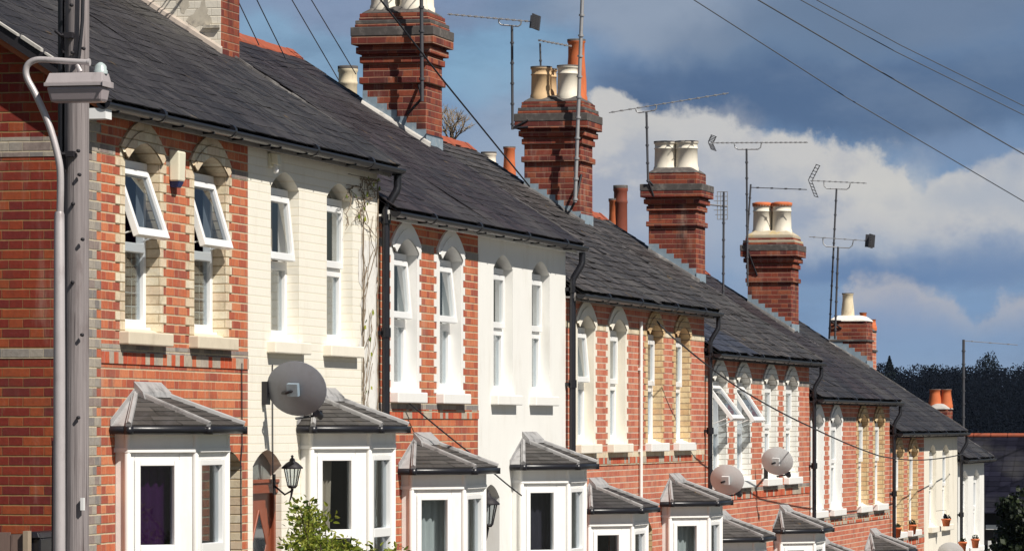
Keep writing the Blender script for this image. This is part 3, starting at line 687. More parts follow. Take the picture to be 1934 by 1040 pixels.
    while x < xr - .02:
        xe = min(x + .45, xr); dj = rnd.uniform(-.006, .006)
        for sgn in (-1, 1):
            rd.hexa([(x + .004, RY + sgn * .13, zr - .075 + dj), (xe, RY + sgn * .13, zr - .075 + dj), (xe, RY, zr - .0 + dj), (x + .004, RY, zr + dj), (x + .004, RY + sgn * .125, zr - .05 + dj), (xe, RY + sgn * .125, zr - .05 + dj), (xe, RY, zr + .055 + dj), (x + .004, RY, zr + .055 + dj)] if sgn < 0 else
                    [(x + .004, RY, zr + dj), (xe, RY, zr + dj), (xe, RY + .13, zr - .075 + dj), (x + .004, RY + .13, zr - .075 + dj), (x + .004, RY, zr + .055 + dj), (xe, RY, zr + .055 + dj), (xe, RY + .125, zr - .05 + dj), (x + .004, RY + .125, zr - .05 + dj)])
        x += .45
    rd.build('ridge', M['ridge'], root)
    if last:   # pointed verge
        v = MB(); n = 26
        for k in range(n):
            ya, yb = -.19 + (RY + .19) * k / n, -.19 + (RY + .19) * (k + .97) / n; t = .012 + rnd.random() * .012
            v.hexa([(xr - .05, ya, roof_z(E, ya) - .05), (xr + .012, ya, roof_z(E, ya) - .05), (xr + .012, yb, roof_z(E, yb) - .05), (xr - .05, yb, roof_z(E, yb) - .05), (xr - .02 - rnd.random() * .03, ya, roof_z(E, ya) + t), (xr + .01, ya, roof_z(E, ya) + t), (xr + .01, yb, roof_z(E, yb) + t), (xr - .02 - rnd.random() * .03, yb, roof_z(E, yb) + t)])
        v.build('verge', M['verge'], root)
    # fascia + gutter
    f = MB(); f.box(xl_ + (.14 if i == 0 else 0), xr - (.02 if last else 0), -.118, -.1, E - .062, E + .03); f.box(xl_ + (.14 if i == 0 else 0), xr - (.02 if last else 0), -.0995, -.0005, E - .03, E - .01)
    f.build('fascia', M['fascia_grey'] if b in (0, 2) else M['white_paint'] if b == 1 else M['black_dull'], root)
    g = MB(); ga, gb = xl_ - (.03 if first else 0), xr + (.07 if last else 0)
    n = 7; pr = [(-.185 + .056 * math.cos(PI + PI * k / n), E + .012 + .052 * math.sin(PI + PI * k / n)) for k in range(n + 1)]
    pr2 = [(-.185 + .051 * math.cos(2 * PI - PI * k / n), E + .012 + .046 * math.sin(2 * PI - PI * k / n)) for k in range(n + 1)]
    ring = pr + pr2; m = len(ring)
    g.add([(ga, y, z) for y, z in ring] + [(gb, y, z - .0) for y, z in ring], [(k, (k + 1) % m, m + (k + 1) % m, m + k) for k in range(m)], 0, True)
    for xx, ok in ((ga, first), (gb, last)):
        if ok: g.poly([(xx, y, z) for y, z in pr])
    x = ga + .3
    while x < gb:
        g.box(x - .012, x + .012, -.215, -.119, E - .05, E - .028); x += .82
    x = ga + 1.4
    while x < gb - .2:
        g.tube([(x - .03, -.185, E + .010), (x + .03, -.185, E + .010)], .059, 10); x += 1.9
    g.build('gutter', M['black'], root)
    if last and i != 12:
        d = MB(); xx = gb - .07; xd = x1 + .03
        d.tube([(xx, -.172, E - .05), (xx, -.172, E - .16), (xx - .02, -.165, E - .2), (xd + .02, -.09, E - .33), (xd, -.075, E - .38), (xd, -.075, gz(x1) - .1)], .038 if i < 5 else .031, 10)
        for zz in (E - .42, E - 1.5, E - 2.9): d.tube([(xd, -.075, zz), (xd, -.075, zz - .09)], .048, 10); d.box(xd - .06, xd + .06, -.04, -.001, zz - .07, zz - .03)
        d.build('drainpipe', M['black'], root)

# chimneys ---------------------------------------------------------
P4 = lambda a, b, r, h: [(-.17, -.17, r, h, a, True, False), (.17, -.17, r, h, b, True, False), (-.17, .17, r, h, a, True, False), (.17, .17, r, h, b, True, False)]
# first stack: whitewashed uphill face
X = BX[2] - .40
YF0, YB0 = y_on(417, X), y_on(345, X)
ch0, _ = chimney(houses[1], X, X + .62, YF0, YF0 + .93, EB[0], .5, P4('pot_cream', 'pot_cream', .13, .45), wall='brick_stack', flash=None)
w = MB(); E = EB[0]
w.poly([(X - .012, YF0, roof_z(E, YF0) - .1), (X - .012, YF0 + .93, roof_z(E, YF0 + .93) - .1), (X - .012, YF0 + .93, E + 2.3), (X - .012, YF0, E + 2.3)])
w.box(X - .0119, X - .0005, YF0, YF0 + .93, roof_z(E, YF0) + .9, E + 2.3)
w.box(X - .011, X - .0005, YF0, YF0 + .3, roof_z(E, YF0) - .1, E + 2.28)
w.build('whitewash_coat', brick_mat('whitewashed_brick', None, (.84, .80, .72), paint=(.76, .71, .61), stain=(.30, .27, .22), stain_amt=.75, joint=.004), ch0)
w = MB(); w.hexa([(X - .08, YF0 - .02, roof_z(E, YF0 - .02) - .03), (X - .013, YF0 - .02, roof_z(E, YF0 - .02) - .03), (X - .013, 2.9, roof_z(E, 2.9) - .03), (X - .08, 2.9, roof_z(E, 2.9) - .03), (X - .06, YF0 - .02, roof_z(E, YF0 - .02) + .06), (X - .013, YF0 - .02, roof_z(E, YF0 - .02) + .08), (X - .013, 2.9, roof_z(E, 2.9) + .08), (X - .06, 2.9, roof_z(E, 2.9) + .06)])
w.build('mortar_fillet', plain('dirty_fillet', (.42, .36, .31), .9, .15, .25, 14, dirt=(.14, .12, .11), dirt_amt=.7, dscale=5), ch0)
w = MB()   # broken render and a leaning slab
for pts_ in (((352, 40), (358, 31), (367, 27), (371, 18), (379, 14), (381, 3), (388, 1), (389, 12), (394, 19), (392, 27), (400, 34), (401, 44), (391, 50), (379, 48), (371, 52), (360, 47)), ((334, -10), (362, -10), (357, 2), (359, 12), (351, 20), (349, 27), (343, 25), (340, 12), (333, 6))):
    w.poly([(lambda v: (X - .0135, v.y, v.z))(at_x(a, b, X)) for a, b in pts_])
p = at_x(398, 48, X); w.box(X - .05, X - .017, p.y - .1, p.y + .06, p.z - .03, p.z)
w.build('bare_render_patch', plain('bare_render', (.56, .51, .42), .9, .15, .3, 14, dirt=(.16, .15, .15), dirt_amt=.85, dscale=8), ch0)
stk = [None,
 dict(h=3, x=BX[4] - .40, e=(805, 685), b=1, dz=0, pots=P4('pot_white', 'pot_white', .14, .5)),
 dict(h=5, x=BX[6] - .40, e=(1097, 990), b=2, dz=.15, pots=[(-.2, .19, .125, .43, 'pot_buff', True, False), (.16, .2, .125, .43, 'pot_buff', True, False), (-.2, -.17, .125, .44, 'pot_white', True, False), (.2, -.2, .125, .82, 'pot_red', False, False)]),
 dict(h=7, x=BX[8] - .40, e=(1315, 1225), b=3, dz=.22, pots=[(-.05, .17, .155, .45, 'pot_white', True, False), (-.05, -.16, .155, .45, 'pot_white', True, False)], style='short'),
 dict(h=9, x=BX[10] - .40, e=(1495, 1412), b=4, dz=.19, pots=[(-.12, .17, .145, .5, 'pot_white', True, True), (-.12, -.17, .15, .5, 'pot_white', True, True), (.2, .0, .14, .48, 'pot_white', True, True)], cap='lichen', fl='lichen'),
 dict(h=11, x=BX[12] - .40, e=(1637, 1567), b=5, dz=-.15, pots=[(-.1, .05, .115, .5, 'pot_cream', False, False)], style='plain', fl='whitecap'),
]
M['lichen'] = plain('lichen_cement', (.46, .40, .30), .9, .15, .2, 14, dirt=(.5, .33, .05), dirt_amt=.9, dscale=4)
tops = {}
for n, s in enumerate(stk):
    if not s: continue
    s['y'] = (y_on(s['e'][0], s['x']), y_on(s['e'][1], s['x']))
    o, tp = chimney(houses[s['h']], s['x'], s['x'] + .74, s['y'][0], s['y'][1], EB[s['b']], s['dz'], s['pots'], s.get('style', 'full'), cap=s.get('cap', 'brick_stack'), flaunch=s.get('fl', 'soot_cap'))
    tops[n] = tp
# lower twin of the fifth stack (a plainer one just beyond) and the last stub stack
Xt = BX[12] + .45; chimney(houses[12], Xt, Xt + .5, y_on(1648, Xt), y_on(1618, Xt), EB[5], -.33, [(-.05, .06, .075, .33, 'pot_red', False, False), (.08, -.1, .075, .2, 'pot_red', False, False)], 'plain', wall='brick_far', flash=None, zbase=EB[6] + .4)
Xc = BX[13] - .45
yb, yf = y_on(1754, Xc), y_on(1790, Xc); zt = (PY - 772) / scale_at(Xc, yf)
chimney(houses[12], Xc, Xc + .74, yf, yb, EB[6], zt - EB[6] - 2.29, [(-.1, .1, .12, .36, 'pot_red', False, False), (-.05, -.12, .11, .36, 'pot_red', False, False)], 'plain', flaunch='cement', zbase=EB[6] - .2, flash=None)
# rear stacks: only their pots clear the ridge
def rear(hi, X, items):
    """items: (px centre, py top, py bottom, px width, material, rim)"""
    E = EB[hi // 2]; ys = []
    for px, pt, pb_, pw, m, rim in items: ys.append(y_on(px, X))
    ya, yb_ = min(ys) - .22, max(ys) + .22
    zt = max((PY - it[2]) / scale_at(X, y) for it, y in zip(items, ys)) - .25
    st = MB(); st.box(X - .25, X + .25, ya, yb_, E + .2, zt); st.box(X - .29, X + .29, ya - .04, yb_ + .04, zt - .2, zt - .08)
    o = st.build('rear_chimney', M['brick_stack'], houses[hi])
    for (px, pt, pb_, pw, m, rim), y in zip(items, ys):
        sc = scale_at(X, y); p = MB(); pot(p, (X, y, zt - .02), pw / sc / 2 * .92, (PY - pt) / sc - zt + .02, 0, rim); p.build('chimney_pot', [M[m], M['pot_red'], M['soot_cap']], o)
rear(5, BX[6] - .1, [(657, 125, 215, 36, 'pot_cream', True)])
rear(7, BX[8] - .1, [(923, 287, 330, 28, 'pot_white', True), (962, 277, 360, 26, 'pot_red', False)])
rear(9, BX[10] - .1, [(1161, 375, 450, 26, 'pot_red', False), (1172, 350, 445, 26, 'pot_dark', True)])
rear(11, BX[12] - .1, [(1348, 532, 560, 18, 'pot_red', False)])

# curtains in the bays (each its own thing)
def curtain(hi, face, u0, u1, mat, label, lo=0, hi_=0, inset=.16, pull=0.0):
    h = HS[hi]; E = EB[hi // 2]; xl = h['bay']; d1, c, w = .1, .42, 1.68; e = d1 + c
    fp = [(xl, 0), (xl, -d1), (xl + c, -e), (xl + w - c, -e), (xl + w, -d1), (xl + w, 0)]
    p, q = Vector((*fp[face], 0)), Vector((*fp[face + 1], 0)); d = (q - p); L = d.length; d.normalize(); nrm = Vector((d.y, -d.x, 0))
    n = 24; mb = MB(); vs = []; zt, zb = E - 2.7 - hi_, E - 4.3 + lo
    for i in range(n + 1):
        for t, zz in ((0, zb), (.5, (zb + zt) / 2), (1, zt)):
            u = (u0 + (u1 - u0) * i / n * (1 - pull * (1 - t))) * L
            vs.append(p + d * u - nrm * (inset + .02 * math.sin(i * 1.9)) + Vector((0, 0, zz)))
    mb.add(vs, [(3 * i + k, 3 * i + 3 + k, 3 * i + 4 + k, 3 * i + 1 + k) for i in range(n) for k in (0, 1)], 0, True)
    tag(mb.build('curtain', M[mat]), label, 'curtain', 'curtains in the bay windows')
curtain(1, 1, .05, .52, 'drape', 'beige curtain drawn to the left side of the cream house bay', pull=.2)
curtain(1, 2, .1, .95, 'drape_dark', 'dark drape behind the front panes of the cream house bay')
curtain(2, 1, .05, .95, 'net', 'pale net curtain in the bay of the red brick house with white surrounds')
curtain(2, 2, .05, .95, 'net', 'net curtain across the front pane of the white trimmed brick house bay', inset=.2)
curtain(3, 1, .05, .95, 'drape_dark', 'dark vertical drapes in the bay of the smooth white house')
curtain(3, 2, .05, .95, 'net', 'grey net at the front pane of the smooth white house bay', inset=.2)
curtain(4, 1, .05, .95, 'blind_tan', 'tan blind half raised in the bay beyond the white rendered house', hi_=.5)
curtain(5, 1, .05, .95, 'net', 'white net in the bay under the buff brick window surrounds')
curtain(0, 1, .05, .95, 'drape_purple', 'deep purple curtain in the bay of the red brick end house', inset=.12)
curtain(0, 2, .1, .9, 'drape_dark', 'dark curtain behind the front panes of the end house bay', inset=.2)

# ------------------------------------------------------------------ wall fittings
def satellite(px, py, wpx, Yc, mat, label, mount_px, ph=.1):
    c = at_y(px, py, Yc); sc = scale_at(c.x, c.y); R = wpx / sc / 2 * 1.2
    root = thing('satellite_dish', (c.x, 0, c.z - .1), label, 'satellite dish', 'satellite dishes on the house fronts')
    ax = Vector((.93, -.12, .2)).normalized()     # looks down the street
    a = Vector((0, 1, 0)) ; a = (a - ax * a.dot(ax)).normalized(); b = ax.cross(a)
    d = MB(); rows = [(0, 0)] + [(k / 6, (k / 6) ** 2 * .16) for k in range(1, 7)]
    n = 32
    def V(k, r, hgt): t = 2 * PI * k / n; return c + a * (math.cos(t) * r * R) + b * (math.sin(t) * r * R * .86) + ax * (hgt * R)
    for thick in (0, -.03):
        vs = [V(k, r, h + thick) for r, h in rows[1:] for k in range(n)]
        d.add(vs, [(i * n + k, i * n + (k + 1) % n, (i + 1) * n + (k + 1) % n, (i + 1) * n + k) for i in range(5) for k in range(n)], 0, True)
        d.poly([V(k, 1 / 6, rows[1][1] + thick) for k in range(n)])
    d.add([V(k, 1, rows[6][1] + t) for t in (0, -.03) for k in range(n)], [(k, (k + 1) % n, n + (k + 1) % n, n + k) for k in range(n)], 0, True)
    d.build('reflector', M[mat], root)
    m = MB(); back = c - ax * (.05 * R); mw = Vector((x_on(mount_px, 0), -.02, c.z - .03))
    m.box(mw.x - .05, mw.x + .05, -.05, -.001, mw.z - ph, mw.z + .1)
    m.tube([mw, mw + Vector((0, -.14, 0)), Vector((back.x - .08, back.y + .05, mw.z)), back - ax * .04], .013, 8)
    pl_ = MB(); pl_.hexa([back + a * .05 - b * .05 - ax * .05, back - a * .05 - b * .05 - ax * .05, back - a * .05 - b * .05, back + a * .05 - b * .05, back + a * .05 + b * .06 - ax * .05, back - a * .05 + b * .06 - ax * .05, back - a * .05 + b * .06, back + a * .05 + b * .06])
    m.build('wall_bracket', M['black'], root); pl_.build('back_plate', M['lead_blue'] if mat == 'dish' else M[mat], root)
    lo = c - b * (R * .9) * (1 if b.z > 0 else -1); f = c + Vector((.2, -R * .62, -R * .78))
    l = MB(); l.tube([lo - ax * .02, f], .011, 6); l.tube([f - ax * .02 + Vector((0, 0, -.01)), f - ax * .1 + Vector((0, 0, .035))], .036, 10); l.tube([f - ax * .0, f + Vector((0, 0, .04))], .018, 8)
    l.build('receiver_arm', M['black'], root)
    return root
satellite(557, 735, 102, -.31, 'dish', 'large dark grey dish on the cream painted house above the door', 497)
satellite(1372, 906, 56, -.33, 'dish_pale', 'pale grey dish low on the wall beside the bay roof, left one of two', 1344)
satellite(1467, 871, 52, -.33, 'dish_pale', 'pale grey dish higher up with its dark bracket, under the closed white trimmed windows', 1443, .3)
satellite(1795, 1046, 44, -.33, 'dish_pale', 'pale grey dish half cut by the picture edge on the plain cream house', 1774)

E = EB[0]
ab = thing('alarm_box', (2.16, 0, E - .52), 'cream burglar alarm box with blue base between the two open windows', 'alarm box')
mb = MB(); mb.hexa([(2.06, -.085, E - .46), (2.22, -.085, E - .46), (2.23, -.002, E - .46), (2.05, -.002, E - .46), (2.05, -.09, E - .22), (2.23, -.09, E - .22), (2.24, -.002, E - .2), (2.04, -.002, E - .2)]); mb.build('cover', M['box_cream'], ab, .012)
mb = MB(); mb.hexa([(2.09, -.06, E - .51), (2.19, -.06, E - .51), (2.2, -.003, E - .51), (2.08, -.003, E - .51), (2.07, -.08, E - .461), (2.21, -.08, E - .461), (2.22, -.003, E - .461), (2.06, -.003, E - .461)]); mb.build('base', M['blue_base'], ab, .006)
p = at_y(521, 302, -.06); sl_ = thing('security_light', (p.x, 0, p.z), 'small cream sensor light under the eaves of the cream house', 'light')
mb = MB(); mb.box(p.x - .05, p.x + .05, -.03, -.001, p.z - .06, p.z + .06); mb.hexa([(p.x - .05, -.1, p.z - .05), (p.x + .05, -.1, p.z - .05), (p.x + .05, -.031, p.z - .03), (p.x - .05, -.031, p.z - .03), (p.x - .055, -.09, p.z + .05), (p.x + .055, -.09, p.z + .05), (p.x + .055, -.031, p.z + .06), (p.x - .055, -.031, p.z + .06)]); mb.build('housing', M['box_cream'], sl_, .008)
mb = MB(); mb.lathe((p.x, -.06, p.z - .12), [(.001, 0), (.022, .005), (.026, .03), (.018, .06), (.001, .07)], 12); mb.build('sensor', M['upvc'], sl_)

def lantern(c, s, label):
    root = thing('wall_lantern', (c.x, 0, c.z), label, 'lantern', 'black coach lanterns by front doors')
    f = MB(); n = 6
    def ring(r, z): return [c + Vector((r * s * math.cos(2 * PI * k / n), r * s * math.sin(2 * PI * k / n), z * s)) for k in range(n)]
    lo, up = ring(.055, -.12), ring(.1, .09)
    for k in range(n): f.tube([lo[k], up[k]], .007 * s, 5); f.tube([lo[k], lo[(k + 1) % n]], .008 * s, 5); f.tube([up[k], up[(k + 1) % n]], .009 * s, 5)
    f.lathe(c, [(.001, -.15 * s), (.04 * s, -.145 * s), (.06 * s, -.12 * s), (.001, -.119 * s)], 12)
    f.lathe(c, [(.125 * s, .085 * s), (.128 * s, .1 * s), (.075 * s, .15 * s), (.035 * s, .175 * s), (.03 * s, .2 * s), (.012 * s, .215 * s), (.018 * s, .235 * s), (.001, .25 * s)], 12)
    f.tube([c + Vector((0, 0, -.15 * s)), c + Vector((0, .01, -.24 * s)), c + Vector((0, .03, -.33 * s))], [.018 * s, .012 * s, .006 * s], 8)
    f.tube([c + Vector((0, 0, -.17 * s)), c + Vector((0, -c.y * .4, -.22 * s)), Vector((c.x, -.01, c.z - .12 * s))], .012 * s, 8)
    f.box(c.x - .035 * s, c.x + .035 * s, -.012, -.001, c.z - .22 * s, c.z + .02 * s)
    f.build('frame', M['black_dull'], root)
    g = MB(); lo, up = ring(.05, -.118), ring(.095, .088)
    for k in range(n): g.poly([lo[k], lo[(k + 1) % n], up[(k + 1) % n], up[k]])
    g.build('glass', M['glass'], root)
lantern(at_y(552, 898, -.17), .74, 'black coach lantern beside the brown front door')
c = at_y(921, 968, -.1); lantern(c, 1.0, 'black lantern in the arched doorway of the smooth white house')

# white wall pipe, cables on walls
E = EB[2]; mb = MB(); mb.tube([(21.0, -.03, E - .2), (21.0, -.03, E - 4.5)], .022, 8); 
for zz in (E - .8, E - 1.8, E - 2.8): mb.box(20.96, 21.04, -.03, -.001, zz, zz + .03)
tag(mb.build('wall_pipe', M['white_paint']), 'thin white pipe running down between the cream and buff surrounds', 'pipe')
E = EB[0]; mb = MB(); mb.tube([(4.05, -.012, E - 1.9), (4.06, -.012, E - 2.6), (4.02, -.012, E - 2.75), (4.03, -.012, E - 3.4)], .006, 6); mb.tube([(4.98, -.012, E - 1.9), (4.99, -.012, E - 2.9)], .006, 6)
tag(mb.build('wall_cable', M['cable']), 'thin black cable clipped down the wall by the red and cream join', 'cable')

# bare climber and flaking paint by the drainpipe of the cream house
vn = thing('climbing_plant', (8.3, 0, gz(8.3)), 'bare climbing stems on the cream house wall next to the black drainpipe', 'plant')
R = random.Random(21); st = MB(); lf = MB()
def creep(x, z, dx, dz, n, r, xmin=7.98):
    pts = [(x, -.012, z)]
    for _ in range(n):
        dx += R.gauss(0, .03); dx *= .9; x += dx; z += dz * R.uniform(.6, 1.3); x = max(xmin, min(8.5, x)); z = min(z, EB[0] - .1); pts.append((x, -.012 - R.random() * .02, z))
        if r > .004 and R.random() < .5: creep(x, z, R.gauss(0, .07), dz * R.uniform(.3, 1), R.randint(3, 8), r * .6, xmin)
        if r < .006 and R.random() < .06:
            p = Vector((x, -.04, z)); e = Vector((R.gauss(0, 1), 0, R.gauss(0, 1))).normalized() * .035; u = Vector((-e.z, -.3 * e.length, e.x)) * .6; lf.add([p - e, p + u, p + e, p - u], [(0, 1, 2, 3)])
    st.tube(pts, r, 4, 0, False)
for x in (8.3, 8.42, 8.12): creep(x, gz(8.3), 0, .17, 31, .006)
for _ in range(16): creep(R.uniform(7.5, 8.4), EB[0] - R.uniform(.12, .34), R.gauss(0, .08), R.uniform(-.04, .04), 8, .005, 6.9)
st.build('stems', plain('dry_stems', (.24, .19, .14), .9, .1, .3, 20), vn)
fp_ = MB(); zs_ = [gz(8.3) + k * .1 for k in range(52)]; zs_ = [z for z in zs_ if z < EB[0] - .2]
lft = [7.98 + R.uniform(-.12, .14) for _ in zs_]
for k in range(len(zs_) - 1): fp_.poly([(lft[k], -.003, zs_[k]), (8.56, -.003, zs_[k]), (8.56, -.003, zs_[k + 1]), (lft[k + 1], -.003, zs_[k + 1])])
fp_.build('flaking_paint', plain('flaking_paint', (.78, .76, .72), .8, .2, .06, 9, dirt=(.36, .30, .25), dirt_amt=.75, dscale=9, stretch=(1.4, 1, .8)), houses[1]); lf.build('leaves', M['leaf'], vn)
# flowerpots and baskets
def leafball(mb, c, r, n, size, R, squash=.8):
    for _ in range(n):
        v = Vector((R.gauss(0, 1), R.gauss(0, 1), R.gauss(0, 1))).normalized() * r * (R.random() ** .45)
        p = Vector(c) + Vector((v.x, v.y, v.z * squash))
        d = Vector((R.gauss(0, 1), R.gauss(0, 1), R.gauss(0, 1) + .6)).normalized(); e = d.orthogonal().normalized(); q = d.cross(e)
        s = size * R.uniform(.6, 1.3)
        mb.add([p - e * s * .5, p + q * s * .32, p + e * s * .5, p - q * s * .32], [(0, 1, 2, 3)])
def flowerpot(px, py, Y, r, h, label, hang=False):
    c = at_y(px, py, Y); R = random.Random(int(px))
    root = thing('flowerpot', (c.x, c.y, c.z), label, 'flowerpot', 'flowerpots on the far houses')
    p = MB(); p.lathe(c, [(.001, 0), (r * .7, 0), (r * .95, h * .8), (r * 1.08, h * .8), (r * 1.08, h), (r * .9, h), (r * .8, h * .8), (.001, h * .8)], 16); p.build('pot', M['pot_red'], root)
    l = MB(); leafball(l, (c.x, c.y, c.z + h * 1.15), r * .9, 60, .05, R, .8); l.build('plant', M['leaf_dark' if hang else 'leaf_tree'], root)
    if hang:
        k = MB(); k.tube([(c.x, -.01, c.z + .28), (c.x, c.y, c.z + .3), (c.x, c.y, c.z + h)], .004, 6); k.build('hook', M['black'], root)
flowerpot(1694, 1014, -.06, .08, .17, 'terracotta pot on the first sill of the buff and red brick house')
flowerpot(1723, 1008, -.06, .08, .17, 'terracotta pot on the second sill of the buff and red brick house')
flowerpot(1787, 993, -.2, .085, .14, 'hanging basket on the plain cream house', True)
flowerpot(1818, 1040, -.2, .08, .18, 'terracotta wall pot beside the drainpipe on the white end house')
flowerpot(1842, 1034, -.2, .08, .18, 'terracotta wall pot at the outer edge of the white end house')

# ------------------------------------------------------------------ aerials
def aerial(label, X, mast, boom, rod=.22, n=12, refl=None, cradle=None, r=.018, bracket=None, grid=None, mat='steel_dark', wrap=True, boom2=None, dark_boom=False):
    pts = [at_x(px, py, X) for px, py in mast]
    root = thing('tv_aerial', pts[-1], label, 'aerial', 'tv aerials on the chimneys')
    m = MB(); m.tube(pts, r, 8)
    if wrap:
        L = (pts[-1] - pts[0]).length; k = .22
        while k < L: q = pts[0].lerp(pts[-1], k / L); d = (pts[-1] - pts[0]).normalized(); m.tube([q, q + d * .025], r * 1.5, 8); k += .27
    m.build('mast', M[mat], root)
    for bm, rd, nn, rf, cr in ((boom, rod, n, refl, cradle),) + ((boom2,) if boom2 else ()):
        if not bm: continue
        a, b = at_x(*bm[0], X), at_x(*bm[1], X); d = (b - a).normalized(); up = Vector((0, 0, 1)); up = (up - d * up.dot(d)).normalized()
        g = MB(); g.tube([a, b], .007, 6)
        side = Vector((1, 0, 0))
        for i in range(nn):
            q = a.lerp(b, (i + .5) / nn); g.tube([q - side * rd, q + side * rd], .006, 5)
            g.box(q.x - .012, q.x + .012, q.y - .022, q.y + .022, q.z - .012, q.z + .013)
        if cr:
            c0, c1 = at_x(*cr[0], X), at_x(*cr[1], X); mid = (c0 + c1) / 2
            h = -up * cr[2]
            g.tube([c0, c0 + h * .7 + (mid - c0) * .06, c0 + h + (mid - c0) * .25, c1 + h + (mid - c1) * .25, c1 + h * .7 + (mid - c1) * .06, c1], .011, 6)
        g.build('boom', M['steel' if not dark_boom else 'steel_dark'], root)
        if rf:
            f = MB(); e, s, kind = rf; q = a if e == 0 else b; out = -d if e == 0 else d
            if kind == 'v':
                for sg in (-1, 1):
                    for kk in range(5):
                        t = (kk + 1) / 5; p = q + up * sg * s * t - out * s * .45 * t
                        f.tube([p - side * .25, p + side * .25], .008, 5)
                    for ss in (-.2, .2): f.tube([q + side * ss, q + up * sg * s - out * s * .45 + side * ss], .008, 5)
            elif kind == 'panel':
                for kk in range(-4, 5): f.tube([q + up * s * kk / 4 - side * .22, q + up * s * kk / 4 + side * .22], .014, 5)
                f.hexa([q - d * s * .9 - up * s - side * .02, q + d * s * .6 - up * s - side * .02, q + d * s * .6 - up * s + side * .02, q - d * s * .9 - up * s + side * .02, q - d * s * .9 + up * s - side * .02, q + d * s * .6 + up * s - side * .02, q + d * s * .6 + up * s + side * .02, q - d * s * .9 + up * s + side * .02])
            f.build('reflector', M['steel_dark'], root)
    if bracket:
        k = MB(); p0 = at_x(*bracket[0], X)
        for t in bracket[1:]: k.tube([p0, Vector(t)], .016, 6)
        k.build('bracket', M['black_dull'], root)
    if grid:
        gr = MB(); x0, y0, x1, y1 = grid
        for i in range(7):
            py = y0 + (y1 - y0) * i / 6; gr.tube([at_x(x0 + abs(i - 3) * 3, py, X), at_x(x1, py, X)], .007, 5)
        for i in range(4):
            px = x0 + 10 + (x1 - x0 - 10) * i / 3; gr.tube([at_x(px, y0, X), at_x(px, y1, X)], .007, 5)
        gr.tube([at_x(x0 - 25, (y0 + y1) / 2 - 4, X), at_x(x1, (y0 + y1) / 2 + 2, X)], .014, 6)
        gr.build('grid_reflector', M['steel'], root)
    return root
X1 = stk[1]['x']; X2 = stk[2]['x']; X3 = stk[3]['x']; X4 = stk[4]['x']; X5 = stk[5]['x']
aerial('dark mast strapped to the front of the nearest tall brick chimney, top out of view', X1 - .22, [(795, -160), (797, 192)], [(700, -150), (900, -165)], bracket=((797, 186), (X1 - .0, 1.62, (PY - 160) / scale_at(X1, 1.6)), (X1, 1.75, (PY - 215) / scale_at(X1, 1.7))), r=.022)
aerial('dark mast with pale boom and square grey end plate, left of the second chimney', X2 - .12, [(967, 48), (968, 245)], [(845, 27), (1012, 42)], .1, 14, (1, .085, 'panel'), ((942, 36), (985, 40), .075), bracket=((968, 242), (X2 - .11, 2.28, (PY - 241) / scale_at(X2, 2.28)), (X2 - .11, 2.28, (PY - 228) / scale_at(X2, 2.28))))
aerial('short wavy mast with a white boom, behind the buff pots', X2 + .3, [(1020, 82), (1023, 190)], [(1016, 76), (1080, 88)], .08, 8, r=.013)
aerial('tall pale banded pole rising past the red pot out of view', X2 - .2, [(1104, -120), (1086, 382)], [(1050, -110), (1160, -122)], r=.026, mat='steel', bracket=((1087, 378), (X2, 1.58, (PY - 330) / scale_at(X2, 1.58)), (X2, 1.72, (PY - 395) / scale_at(X2, 1.72))))
aerial('slim mast with a long boom tilting upwards, above the two white pots', X3 - .13, [(1221, 212), (1224, 345)], [(1150, 213), (1376, 176)], .09, 14, None, ((1200, 204), (1240, 198), .08), bracket=((1224, 340), (X3 - .1, 2.30, (PY - 352) / scale_at(X3, 2.3)), (X3 - .1, 2.3, (PY - 372) / scale_at(X3, 2.3))))
aerial('mast with a long level studded boom, left of the red rimmed pots', X4 - .14, [(1410, 281), (1412, 540)], [(1342, 270), (1526, 269)], .1, 20, (0, .12, 'v'), ((1387, 271), (1438, 271), .1), bracket=((1411, 470), (X4, 2.22, (PY - 470) / scale_at(X4, 2.2)), (X4, 2.22, (PY - 520) / scale_at(X4, 2.2))))
aerial('short second mast with a thin plain boom pointing right, next to the red rimmed pots', X4 - .1, [(1418, 348), (1410, 470)], [(1418, 354), (1524, 358)], .03, 4, r=.016, dark_boom=True)
aerial('grid shaped aerial on a mast behind the fourth chimney', BX[8] + 3.5, [(1367, 362), (1366, 560)], None, grid=(1345, 362, 1374, 414))
aerial('mast with V shaped reflector and short boom, tallest over the small white capped chimney', X5 - .1, [(1580, 356), (1566, 640)], [(1530, 341), (1637, 346)], .1, 10, (0, .3, 'v'), ((1556, 344), (1606, 346), .12), bracket=((1568, 605), (X5, 2.16, (PY - 606) / scale_at(X5, 2.16)), (X5, 2.16, (PY - 620) / scale_at(X5, 2.16))))
aerial('second straighter mast with a lower boom and toothed end, by the small white capped chimney', X5 - .2, [(1583, 466), (1577, 640)], [(1528, 447), (1645, 455)], .06, 6, (1, .12, 'panel'), ((1554, 449), (1612, 453), .16), r=.02)
aerial('lone brown mast with one thin arm pointing right, in front of the dark wooded hill', BX[13] + 2.0, [(1820, 641), (1819, 880)], [(1819, 643), (1922, 651)], .02, 3, r=.028)

